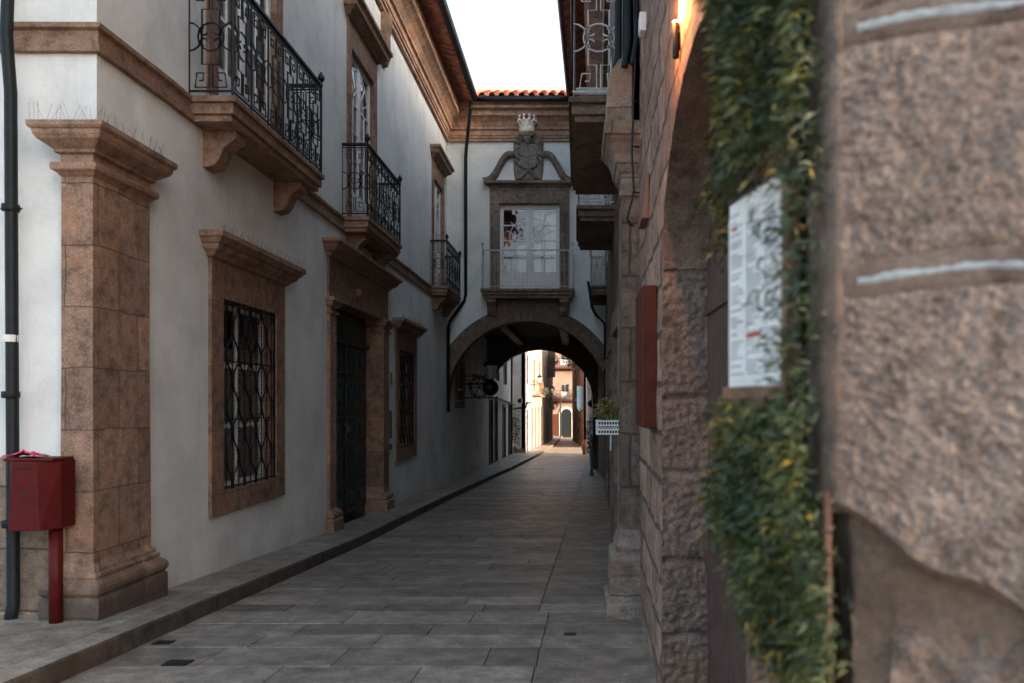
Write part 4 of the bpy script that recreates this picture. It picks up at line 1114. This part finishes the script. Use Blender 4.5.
# ------------------------------------------------------------------ foliage helper
def leaf(b, p, d, L, wdt, tint, droop=.25):
    d = Vector(d).normalized(); side = d.cross(Vector((0, 0, 1)))
    if side.length < .05: side = Vector((1, 0, 0))
    side.normalize(); q = random.random()*3.14; up = side.cross(d); side = side*math.cos(q)+up*math.sin(q)
    m = Vector(p)+d*L*.5; t = Vector(p)+d*L+Vector((0, 0, -L*droop))
    i = len(b.v); b.v += [tuple(p), tuple(m+side*wdt), tuple(t), tuple(m-side*wdt)]
    b.f.append((i, i+1, i+2, i+3)); b.t.append(tint)
iv = thing('climbing_hedge', (.36, 1.65, E(-.5)), 'dense green hanging foliage with tips tinted sunlit yellow surrounding the menu board', 'plant')
b = MB(); rl = random.Random(21); st = MB()
for k in range(4600):
    h = rl.uniform(-.50, 1.15)
    zmax = 1.86 if h > -.2 else 1.86-(-.2-h)*1.35
    zmin = 1.34 if h > -.17 else 1.31
    if -.06 < h < .34: zmax = 1.70
    zmax += (.05 if -.06 < h < .34 else .16)*noise.noise(Vector((h*5.5, 2, 7)))+.05*noise.noise(Vector((h*16, 2, 7)))
    zz = rl.uniform(zmin, max(zmax, zmin+.04)) + rl.gauss(0, .012)
    wall = XR(zz)
    th = .095+.05*noise.noise(Vector((zz*7, h*6, 1)))
    if h < -.2: th *= max(.3, 1-(-.2-h)*2.0)
    if zz < 1.5: th *= max(.35, 1-(1.5-zz)*4)
    if h < -.17 and zz < 1.42: wall += .02
    dd = rl.random()**.55
    x = wall-th*dd
    # keep the board face clear
    u = (Vector((x, zz, 0))-F0).dot(T); w = (Vector((x, zz, 0))-F0).dot(NB)
    if -.035 < u < .6 and v0-.05 < h < v1+.03:
        if w > -.048:
            if not ((u > wd and w < .012) or rl.random() < (.05 if u > wd-.03 else .002)): continue
    clump = noise.noise(Vector((zz*9, h*8, 5)))
    if k % 60 == 0:
        h = rl.uniform(-.05, .5); zz = rl.uniform(1.33, 1.39); x = XR(zz)+rl.uniform(-.035, .02); clump = -.2; dd = 0
    for q in range(rl.randint(6, 11)):
        base = Vector((x, zz, E(h)))+Vector((rl.gauss(0, .012), rl.gauss(0, .014), rl.gauss(0, .016)))
        dr_ = Vector((-1+rl.gauss(0, .8), rl.gauss(0, .8)-.1, rl.gauss(.1, .8)))
        tint = .30+.34*clump+.12*dd+rl.gauss(0, .14)
        far_edge = (zz > zmax-.12)  # far-edge leaves are tinted yellow to paint in sunlit tips
        if rl.random() < (.28 if far_edge and dd > .5 else .012): tint = rl.uniform(.7, 1.0)
        leaf(b, base, dr_, rl.uniform(.014, .040), rl.uniform(.0015, .0035), min(1, max(0, tint)))
    if k % 8 == 0: st.tube([(x, zz, E(h)), (x-.01+rl.gauss(0, .01), zz+rl.gauss(0, .02), E(h-.06))], .0013, 3)
b.build('foliage', 'leaf', iv)

# ------------------------------------------------------------------ red box, cloth
rb = thing('pavement_post_box', (-3.62, 5.45, G(5.45)), 'dark red tapered metal box on a short red post beside the corner pilaster', 'box')
b = MB(); xc = -3.715; yf = 5.37
bt, tp = -.875, -.41
rings = []
for (h, wf, ws) in ((bt, .125, .175), (tp, .10, .175)):
    rings.append([(xc-ws, yf+.12, E(h)), (xc-wf+.02, yf, E(h)), (xc+wf-.02 if h < -.6 else xc+wf-.02, yf, E(h)), (xc+ws, yf+.12, E(h)), (xc+ws, yf+.28, E(h)), (xc-ws, yf+.28, E(h))])
i = len(b.v); b.v += rings[0]+rings[1]
for c in range(6): b.f.append((i+c, i+(c+1) % 6, i+6+(c+1) % 6, i+6+c))
b.f.append(tuple(i+k for k in range(5, -1, -1))); b.f.append(tuple(i+6+k for k in range(6)))
b.build('box_body', 'red', rb, bevel=.006)
b = MB(); b.box(xc-.168, xc+.172, yf+.04, yf+.27, E(tp+.001), E(tp+.022)); b.build('lid', 'red', rb, bevel=.006)
b = MB(); b.box(xc-.07, xc+.05, yf-.006, yf+.02, E(-.455), E(-.447)); b.build('slot', 'dark', rb)
b = MB(); b.lathe((xc+.0, yf+.005, E(-.62)), [(.012, -.012), (.012, .012)], 10); b.build('lock', 'iron', rb)

b = MB(); b.tube([(xc+.10, yf+.18, E(bt)), (xc+.10, yf+.18, G(5.5)-.02)], .043, 14); b.build('post', 'red', rb, smooth=True)
b = MB(); n = 14; m_ = 8
for i in range(n+1):
    for j in range(m_+1):
        u = i/n; v = j/m_
        x = xc-.20+.24*u; y_ = yf+.07+.16*v+.02*math.sin(u*5)
        h = tp+.028+.030*abs(fbm((u*4, v*4, 2)))+.075*u*(1-v)*abs(math.sin(u*3))*(1-.5*u)
        b.v.append((x, y_, E(h)))
for i in range(n):
    for j in range(m_): q = i*(m_+1)+j; b.f.append((q, q+m_+1, q+m_+2, q+1))
o = b.build('plastic_bag', 'pink', smooth=True); tag(o, 'crumpled pink plastic bag lying on top of the red box', 'bag')
so = o.modifiers.new('solid', 'SOLIDIFY'); so.thickness = .004

# ------------------------------------------------------------------ planter on the right
pl = thing('flower_box', (.29, 7.15, E(-.29)), 'white pierced metal flower box hanging on the right wall', 'planter')
b = MB(); xa, xb, ya, yb = .175, .395, 7.1, 7.3; z0, z1 = -.30, -.17
for (p, q) in (((xa, ya), (xb, ya)), ((xa, yb), (xb, yb)), ((xa, ya), (xa, yb)), ((xb, ya), (xb, yb))):
    for h in (z0+.008, z0+.045, z1-.045, z1-.008): b.tube([(p[0], p[1], E(h)), (q[0], q[1], E(h))], .008, 4)
    n = 9
    for k in range(n):
        t0 = k/n; t1 = (k+1)/n
        P0 = lambda t: (p[0]+(q[0]-p[0])*t, p[1]+(q[1]-p[1])*t)
        A0 = P0(t0); A1 = P0(t1); Am = P0((t0+t1)/2)
        b.tube([(*A0, E(z0+.045)), (*Am, E(z1-.045)), (*A1, E(z0+.045))], .005, 4)
        b.tube([(*Am, E(z0)), (*Am, E(z0+.045))], .005, 4); b.tube([(*Am, E(z1-.045)), (*Am, E(z1))], .005, 4)
b.build('pierced_rim', 'white_wood', pl)
b = MB(); b.box(xa+.02, xb-.02, ya+.02, yb-.02, E(z0+.01), E(z1-.02)); b.build('liner', 'dark', pl)
b = MB(); b.tube([(xb+.015, ya, E(.0)), (xb+.015, ya, E(z0))], .007, 5); b.tube([(xb, ya, E(z1)), (XH(7.2)+.02, ya, E(z1))], .007, 5); b.tube([(.30, ya+.02, E(z0)), (.30, ya+.02, E(z0-.14))], .006, 5); b.build('hanger', 'white_wood', pl)
def bush(name, c, rad, n, mat, label, cat, L=.04, group=None, seed=1, drop=0):
    r_ = random.Random(seed); b = MB(); s = MB()
    for k in range(n):
        while True:
            u = Vector((r_.uniform(-1, 1), r_.uniform(-1, 1), r_.uniform(-1, 1)))
            if u.length <= 1: break
        if noise.noise(u*2.3+Vector((seed, 0, 0))) < -.12: continue
        p = Vector((c[0]+u.x*rad[0], c[1]+u.y*rad[1], E(c[2])+u.z*rad[2]))
        leaf(b, p, (u.x+r_.gauss(0, .5), u.y+r_.gauss(0, .5), u.z+r_.gauss(.2, .5)), L*r_.uniform(.6, 1.3), L*.22, min(1, max(0, .5+.3*u.z+r_.gauss(0, .2))))
    for k in range(7):
        a_ = r_.uniform(0, 6.28); s.tube([(c[0], c[1], E(c[2]-rad[2])), (c[0]+rad[0]*.6*math.cos(a_), c[1]+rad[1]*.6*math.sin(a_), E(c[2]+rad[2]*.5))], L*.08, 3)
    t = thing(name, (c[0], c[1], E(c[2]-rad[2])), label, cat, group)
    b.build('foliage', mat, t); s.build('stems', 'stem', t); return t
bush('potted_plant', (.285, 7.2, -.09), (.12, .10, .11), 900, 'leaf_dry', 'yellow green plant growing in the white flower box', 'plant', .035, seed=3)
# wires of the plant are left to the stems

# ------------------------------------------------------------------ wall lamps
def lantern(name, wall, arm_dir, h, sc, label, scroll=True):
    """lantern on a curled bracket; wall=(x,y) anchor, arm_dir=+1/-1 along X"""
    x, y = wall; L = .62*sc
    t = thing(name, (x, y, E(h-.35*sc)), label, 'street lamp', 'wall lanterns along the lane')
    b = MB()
    b.tube([(x, y, E(h-.3*sc)), (x+arm_dir*L, y, E(h-.3*sc))], .022*sc, 6)
    if scroll:
        for (cx_, r_, a0, a1) in ((.22, .16, 180, 500), (.52, .10, 0, 330)):
            b.tube([(x+arm_dir*(cx_*sc+r_*sc*(1-.5*k/14)*math.cos(R(a0+(a1-a0)*k/14))), y, E(h-.16*sc+r_*sc*(1-.5*k/14)*math.sin(R(a0+(a1-a0)*k/14)))) for k in range(15)], .016*sc, 5)
    b.box(x-.02, x+.02, y-.05, y+.05, E(h-.5*sc), E(h))
    b.build('arm', 'iron', t)
    lx = x+arm_dir*L; b = MB()
    c = (lx, y, E(h-.28*sc))
    b.lathe(c, [(.02*sc, 0), (.05*sc, .02*sc), (.02*sc, .06*sc), (.09*sc, .10*sc)], 6)
    b.lathe((c[0], c[1], c[2]+.42*sc), [(.19*sc, 0), (.20*sc, .02*sc), (.12*sc, .10*sc), (.05*sc, .15*sc), (.04*sc, .2*sc), (.01*sc, .25*sc)], 6)
    for k in range(6):
        a_ = 2*math.pi*k/6; b.tube([(c[0]+.09*sc*math.cos(a_), c[1]+.09*sc*math.sin(a_), c[2]+.1*sc), (c[0]+.17*sc*math.cos(a_), c[1]+.17*sc*math.sin(a_), c[2]+.42*sc)], .009*sc, 4)
    b.build('lamp_frame', 'iron', t)
    b = MB(); b.lathe(c, [(.08*sc, .10*sc), (.16*sc, .42*sc)], 6); b.build('lamp_glass', 'lampglass', t)
    return t
lantern('wall_lantern', (-3.48, 24.9), 1, .92, 1.3, 'big black iron scroll lantern on the left wall inside the arch')
lantern('wall_lantern', (-2.84, 47.6), 1, 1.25, .98, 'small white glazed lantern on the white projecting house beyond the arch')
# heart shaped hanging sign ring near the first lantern
b = MB()
for r_ in (.34, .28): b.tube([(-2.95+r_*.9*math.cos(R(t)), 24.2, E(.42+r_*math.sin(R(t)))) for t in range(0, 360, 20)], .022, 5, closed=True)
for t in (0, 60, 120): b.tube([(-2.95+.34*math.cos(R(t)), 24.2, E(.42+.34*math.sin(R(t)))), (-2.95-.34*math.cos(R(t)), 24.2, E(.42-.34*math.sin(R(t))))], .02, 4)
b.tube([(-3.5, 24.2, E(.1)), (-2.5, 24.2, E(.1))], .02, 5); b.tube([(-3.5, 24.2, E(.75)), (-2.95, 24.2, E(.76))], .02, 5)
b.ball((-2.62, 24.2, E(.4)), .25, 10)
o = b.build('hanging_sign', 'iron'); tag(o, 'black wrought iron hanging ornament under the arch left of the lantern', 'hanging sign')

# ------------------------------------------------------------------ beyond the arch, left
wh = thing('white_house', (-6, 37.5, G(37)), 'plain white house just beyond the arch with dark doors and a drainpipe', 'building')
PLf = lambda s, h: (-3.5, s, E(h))
o1 = [(31.9, 33.0, -3.2, .05), (34.0, 34.9, -3.2, .0), (37.6, 38.9, -3.2, -.3), (34.6, 35.6, .9, 2.6), (38.2, 39.4, .8, 3.0), (40.6, 41.7, -3.2, -.2)]
b = MB(); facade(b, PLf, 31.52, 43.75, -3.5, 8.5, o1, .25, (-1, 0, 0)); b.build('wall', 'far_white', wh)
for (a, c, e, g) in o1:
    b = MB(); b.box(-3.76, -3.7, a, c, E(e), E(g)); b.build('door_leaf' if e < -2 else 'shutter', 'dark_wood', wh)
for (a, c, e, g) in o1:
    b = MB()
    b.box(-3.55, -3.46, a-.12, a, E(max(e, -2.9)), E(g)); b.box(-3.55, -3.46, c, c+.12, E(max(e, -2.9)), E(g)); b.box(-3.55, -3.458, a-.12, c+.12, E(g), E(g+.15))
    b.build('door_surround' if e < -2 else 'window_surround', 'grey_stone', wh)
b = MB(); b.tube([(-3.42, 41.9, E(8)), (-3.42, 41.9, E(-2.8))], .06, 6); b.build('downpipe', 'pipe', wh); b = MB(); b.tube([(-3.42, 34, E(.15)), (-3.42, 43.6, E(-.2))], .05, 5); b.build('downpipe', 'pipe', wh)
b = MB(); b.quad((-2.9, 31.5, E(8.4)), (-2.9, 43.8, E(8.4)), (-8, 43.8, E(10.4)), (-8, 31.5, E(10.4))); b.build('roof', 'tile_dark', wh)
pj = thing('projecting_house', (-5, 46, G(46)), 'tall white house stepping out into the lane, its end wall facing the arch', 'building')
b = MB()
facade(b, lambda s, h: (s, 43.75, E(h)), -9, -2.84, -3.5, 8.0, [(-3.25, -2.98, -.1, .12)], .2, (0, 1, 0))
facade(b, lambda s, h: (-2.84, s, E(h)), 43.75, 48.6, -3.5, 8.0, [(45.3, 46.5, -3.2, -.5), (45.3, 46.4, 1, 2.6)], .2, (-1, 0, 0)); b.build('wall', 'far_white', pj)
b = MB(); b.box(-3.3, -2.95, 43.9, 43.94, E(-.1), E(.12)); b.build('window', 'dark', pj); b = MB(); b.box(-3.0, -2.96, 45.2, 46.6, E(-3.2), E(2.7)); b.build('window', 'dark', pj)
b = MB(); b.tube([(-3.5, 43.7, E(-.42)), (-2.8, 43.7, E(-.36)), (-2.79, 44.5, E(-.1)), (-2.79, 48.4, E(-.1))], .05, 5); b.build('pipe_run', 'pipe', pj)
b = MB(); b.box(-9, -2.8, 43.70, 43.749, E(-3.5), E(-2.6)); b.build('plinth', 'grey_stone', pj)
b = MB(); b.quad((-2.3, 43.4, E(8)), (-2.3, 48.6, E(8)), (-7, 48.6, E(10)), (-7, 43.4, E(10))); b.build('roof', 'tile_dark', pj)
pk = thing('pink_house', (-4.6, 52, G(52)), 'sunlit pinkish house with tall narrow doors beyond the white projecting house', 'building')
P3 = lambda s, h: (-2.84+.46*(s-48.6)/7.4, s, E(h))
o3 = [(49.2, 50.0, -3.4, -.4), (51.0, 51.9, -3.4, -.4), (52.9, 53.8, -3.4, -.4), (54.6, 55.4, -3.4, -.4), (50.2, 51.2, .6, 2.6), (53.2, 54.3, .6, 2.6)]
b = MB(); facade(b, P3, 48.6, 56, -3.6, 6.6, o3, .25, (-1, 0, 0)); b.quad((-8, 48.6, E(-3.6)), (-2.84, 48.6, E(-3.6)), (-2.84, 48.6, E(6.6)), (-8, 48.6, E(6.6))); b.build('wall', 'pink_wall', pk)
for (a, c, e, g) in o3: x = P3(a, 0)[0]; b = MB(); b.box(x-.2, x-.15, a, c, E(e), E(g)); b.build('door' if e < -2 else 'shutter', 'brown_wood', pk)
b = MB(); x = P3(50, 0)[0]; b.box(x, x+.5, 49.6, 54.8, E(.30), E(.42)); o = b.build('balcony', 'grey_stone', pk)
r = MB()
for k in range(26): r.tube([(x+.46, 49.7+k*.2, E(.42)), (x+.46, 49.7+k*.2, E(1.25))], .012, 4)
r.tube([(x+.46, 49.6, E(1.26)), (x+.46, 54.8, E(1.26))], .025, 4); r.tube([(x, 49.65, E(1.26)), (x+.46, 49.65, E(1.26))], .025, 4); r.build('railing', 'brown_wood', o)
dk = thing('dark_house', (-4.2, 61, G(61)), 'dark timbered house at the left near the end of the lane', 'building')
P4 = lambda s, h: (-2.38+.40*(s-56)/10, s, E(h))
b = MB(); facade(b, P4, 56, 66, -3.6, 7.5, [(57, 58.2, -3.4, -.6), (60, 61.2, -3.4, -.6), (63.5, 64.6, -3.4, -.6), (60, 61, .6, 2.6), (63, 64, .6, 2.6)], .3, (-1, 0, 0))
b.quad((-8, 56, E(-3.6)), (-2.38, 56, E(-3.6)), (-2.38, 56, E(7.5)), (-8, 56, E(7.5))); b.build('wall', 'grey_stone', dk)
b = MB(); b.quad((-2.7, 56.2, E(-3.6)), (-2.4, 66, E(-3.6)), (-2.4, 66, E(5)), (-2.7, 56.2, E(5))); b.build('door_leaf', 'dark_wood', dk)
b = MB(); b.box(-2.5, -1.65, 60.5, 60.62, E(1.8), E(4.6)); b.box(-2.5, -1.7, 57, 65, E(4.6), E(4.75)); b.build('timber_bay', 'dark_wood', dk)

# end house
eh = thing('end_house', (-1, 76, G(74)), 'pinkish sunlit house closing the lane, with an arched dark green door', 'building')
b = MB()
oe = [(-1.42, -.52, -3.3, -1.2), (-1.45, -.75, .35, 1.55), (-2.9, -2.2, .35, 1.5), (.6, 1.3, .35, 1.5), (-1.5, -.7, 3.3, 4.8)]
facade(b, lambda s, h: (s, 73, E(h)), -9, 9, -3.7, 8, oe, .3, (0, 1, 0)); b.build('wall', 'pink_wall', eh)
b = MB()
n = 14; pts = [(-.97-.47*math.cos(math.pi*k/n), -1.2+.5*math.sin(math.pi*k/n)) for k in range(n+1)]
b.poly([(-1.44, 72.96, E(-3.3))]+[(p[0], 72.96, E(p[1])) for p in pts]+[(-.5, 72.96, E(-3.3))]); b.build('door', 'pipe', eh)
b = MB()
for k in range(n):
    a0, a1 = math.pi*k/n, math.pi*(k+1)/n
    q = [(-.97-r_*math.cos(a_), 72.93, E(-1.2+r_*1.03*math.sin(a_))) for a_, r_ in ((a0, .48), (a1, .48), (a1, .66), (a0, .66))]; b.quad(*q)
b.box(-1.63, -1.45, 72.93, 73.0, E(-3.3), E(-1.2)); b.box(-.49, -.31, 72.93, 73.0, E(-3.3), E(-1.2)); b.build('door_surround', 'crown', eh)
for (a, c, e, g) in oe[1:]:
    b = MB(); b.box(a, c, 73.1, 73.14, E(e), E(g)); ow = b.build('window', 'white_wood', eh)
    b = MB()
    b.box(a+.06, (a+c)/2-.04, 73.05, 73.09, E(e+.5), E(g-.06)); b.box((a+c)/2+.04, c-.06, 73.05, 73.09, E(e+.5), E(g-.06))
    b.build('pane', 'dark', ow)
for h0 in (.14, 3.05):
    b = MB(); b.box(-3.2, 1.6, 72.35, 72.99, E(h0-.13), E(h0)); o = b.build('balcony', 'redbox', eh); r = MB()
    for k in range(40): r.tube([(-3.2+k*.122, 72.4, E(h0)), (-3.2+k*.122, 72.4, E(h0+.8))], .014, 4)
    r.tube([(-3.2, 72.4, E(h0+.8)), (1.6, 72.4, E(h0+.8))], .025, 4)
    r.build('railing', 'iron', o)
b = MB(); b.box(-9.2, 9.2, 72.5, 76, E(8), E(8.2)); b.build('roof', 'tile_dark', eh)
b = MB(); b.box(-9, -1.75, 72.9, 72.99, E(-3.6), E(-1.2)); b.build('shopfront', 'redbox', eh)

# beyond the arch, right
rw = thing('white_side_house', (3, 37, G(37)), 'narrow strip of white wall beyond the arch on the right', 'building')
P5 = lambda s, h: (.64-.155*(s-31.5)/11.5, s, E(h))
b = MB(); facade(b, P5, 31.52, 43, -3.5, 7.5, [(35, 36, -3.3, -.6), (39, 40, .2, 2.0)], .2, (1, 0, 0)); b.quad((.485, 43, E(-3.5)), (5, 43, E(-3.5)), (5, 43, E(7.5)), (.485, 43, E(7.5))); b.build('wall', 'far_white', rw)
b = MB(); b.quad((.75, 31.6, E(-3.4)), (.75, 43, E(-3.4)), (.75, 43, E(3)), (.75, 31.6, E(3))); b.build('door_leaf', 'dark_wood', rw)
b = MB(); b.quad((.2, 31.5, E(7.5)), (.0, 43.2, E(7.5)), (5, 43.2, E(9.5)), (5, 31.5, E(9.5))); b.build('roof', 'tile_dark', rw)
rd = thing('far_right_house', (3, 60, G(60)), 'dark house with hanging plants on the right near the end of the lane', 'building')
P6 = lambda s, h: (.45-.85*(s-54)/12, s, E(h))
b = MB(); facade(b, P6, 54, 66, -3.7, 4.6, [(55, 56, -3.4, -.7), (58, 59.2, -3.4, -.7), (62, 63.2, -3.4, -.7), (58, 59, .5, 2.4), (62, 63, .5, 2.4)], .3, (1, 0, 0))
b.quad((.45, 54, E(-3.7)), (5, 54, E(-3.7)), (5, 54, E(4.6)), (.45, 54, E(4.6))); b.quad((-.4, 66, E(-3.7)), (5, 66, E(-3.7)), (5, 66, E(4.6)), (-.4, 66, E(4.6))); b.build('wall', 'right_house', rd)
b = MB(); b.quad((.75, 54.1, E(-3.4)), (-.05, 65.9, E(-3.4)), (-.05, 65.9, E(3)), (.75, 54.1, E(3))); b.build('door_leaf', 'dark_wood', rd)
b = MB(); b.box(-.15, .5, 56, 60, E(.0), E(.12)); o = b.build('balcony', 'grey_stone', rd)
r = MB()
for k in range(20): r.tube([(-.1, 56+k*.2, E(.12)), (-.1, 56+k*.2, E(1.0))], .014, 4)
r.tube([(-.1, 56, E(1)), (-.1, 60, E(1))], .025, 4); r.build('railing', 'iron', o)
b = MB(); b.poly([(.0, 54.2, E(1.0)), (.42, 54.2, E(1.0)), (.40, 54.2, E(-.5)), (.15, 54.25, E(-.7)), (.0, 54.2, E(-.5))]); o = b.build('hanging_cloth', 'blue'); so = o.modifiers.new('solid', 'SOLIDIFY'); so.thickness = .02
tag(o, 'faded blue cloth hanging on the dark house right of the far end', 'cloth')
bush('hanging_plant', (-1.75, 58, -.15), (.34, .34, .55), 700, 'leaf_dark', 'dark hanging plant left of the arched green door at the lane end', 'plant', .12, 'plants hung along the far lane', 5)
bush('hanging_plant', (-1.85, 59, 3.05), (.5, .4, .4), 600, 'leaf_dark', 'plant with red flowers high on the dark timbered house', 'plant', .12, 'plants hung along the far lane', 6)
bush('hanging_plant', (-.25, 56, 2.9), (.75, .5, .55), 900, 'leaf_dark', 'largest hanging plant, high on the right above the blue cloth', 'plant', .13, 'plants hung along the far lane', 8)
bush('wall_climber', (-3.28, 42.6, -1.5), (.22, .45, 1.2), 900, 'leaf_dark', 'tall climbing plant on the white wall beside the drainpipe', 'plant', .12, None, 11)
bush('shade_plant', (.52, 30.5, -1.35), (.2, .3, .7), 500, 'leaf_dark', 'dark leafy plant standing at the right pier under the arch', 'plant', .09, None, 12)
bush('balcony_plant', (-2.15, 52.5, .62), (.25, .9, .3), 700, 'leaf_dark', 'row of leafy plants on the balcony of the sunlit pinkish house', 'plant', .1, None, 14)
bush('balcony_plant', (-1.0, 72.3, .45), (.9, .25, .3), 500, 'leaf_dark', 'plants along the lower balcony of the house closing the lane', 'plant', .12, None, 15)
lantern('wall_lantern', (-2.36, 56.6), 1, .75, 1.0, 'farthest small lantern, on the corner of the dark timbered house')
# small street items
b = MB(); b.lathe((.50, 27.5, GR(27.5)), [(.07, -.05), (.07, .1), (.05, .13), (.05, .78), (.065, .8), (.065, .86), (.03, .92)], 10); o = b.build('bollard', 'blue', smooth=True)
tag(o, 'slim dark blue bollard at the right foot of the arch', 'bollard')
b = MB(); b.lathe((.44, 44.2, GR(44)), [(.12, 0), (.17, .3), (.2, .5), (.17, .52)], 12); b.lathe((.44, 44.2, GR(44)+.5), [(.1, 0), (.16, .12), (.05, .32)], 8); o = b.build('terracotta_pot', 'terracotta'); tag(o, 'orange terracotta pot at the foot of the white wall beyond the arch', 'pot')
b = MB(); b.ball((.60, 33.0, E(-.1)), .16, 10); b.tube([(.62, 33, E(.0)), (.62, 33, E(.35))], .02, 5); o = b.build('round_sign', 'iron'); tag(o, 'round black sign on the white wall right of the far opening', 'sign')
b = MB(); b.lathe((-1.45, 70, GR(70)), [(.12, 0), (.1, .1), (.07, .2), (.06, 3.4), (.09, 3.45), (.02, 3.6)], 8); o = b.build('street_post', 'pipe'); tag(o, 'grey post standing in front of the arched green door', 'post')
# cast iron covers in the paving
for k, (x, y_, w, d, lb) in enumerate(((-2.49, 4.99, .15, .12, 'largest dark metal cover, nearest the camera in the paving at left'), (-2.84, 5.49, .12, .10, 'small dark metal cover touching the left kerb'), (-.05, 5.74, .09, .07, 'dark metal cover in the paving before the granite pilaster base'))):
    b = MB(); zz = GR(y_); b.v += [(x-w/2, y_-d/2, GR(y_-d/2)+.006), (x+w/2, y_-d/2, GR(y_-d/2)+.006), (x+w/2, y_+d/2, GR(y_+d/2)+.006), (x-w/2, y_+d/2, GR(y_+d/2)+.006)]
    b.f.append((0, 1, 2, 3)); o = b.build('drain_cover', 'iron'); tag(o, lb, 'drain cover', 'metal covers in the paving'); so = o.modifiers.new('solid', 'SOLIDIFY'); so.thickness = .01
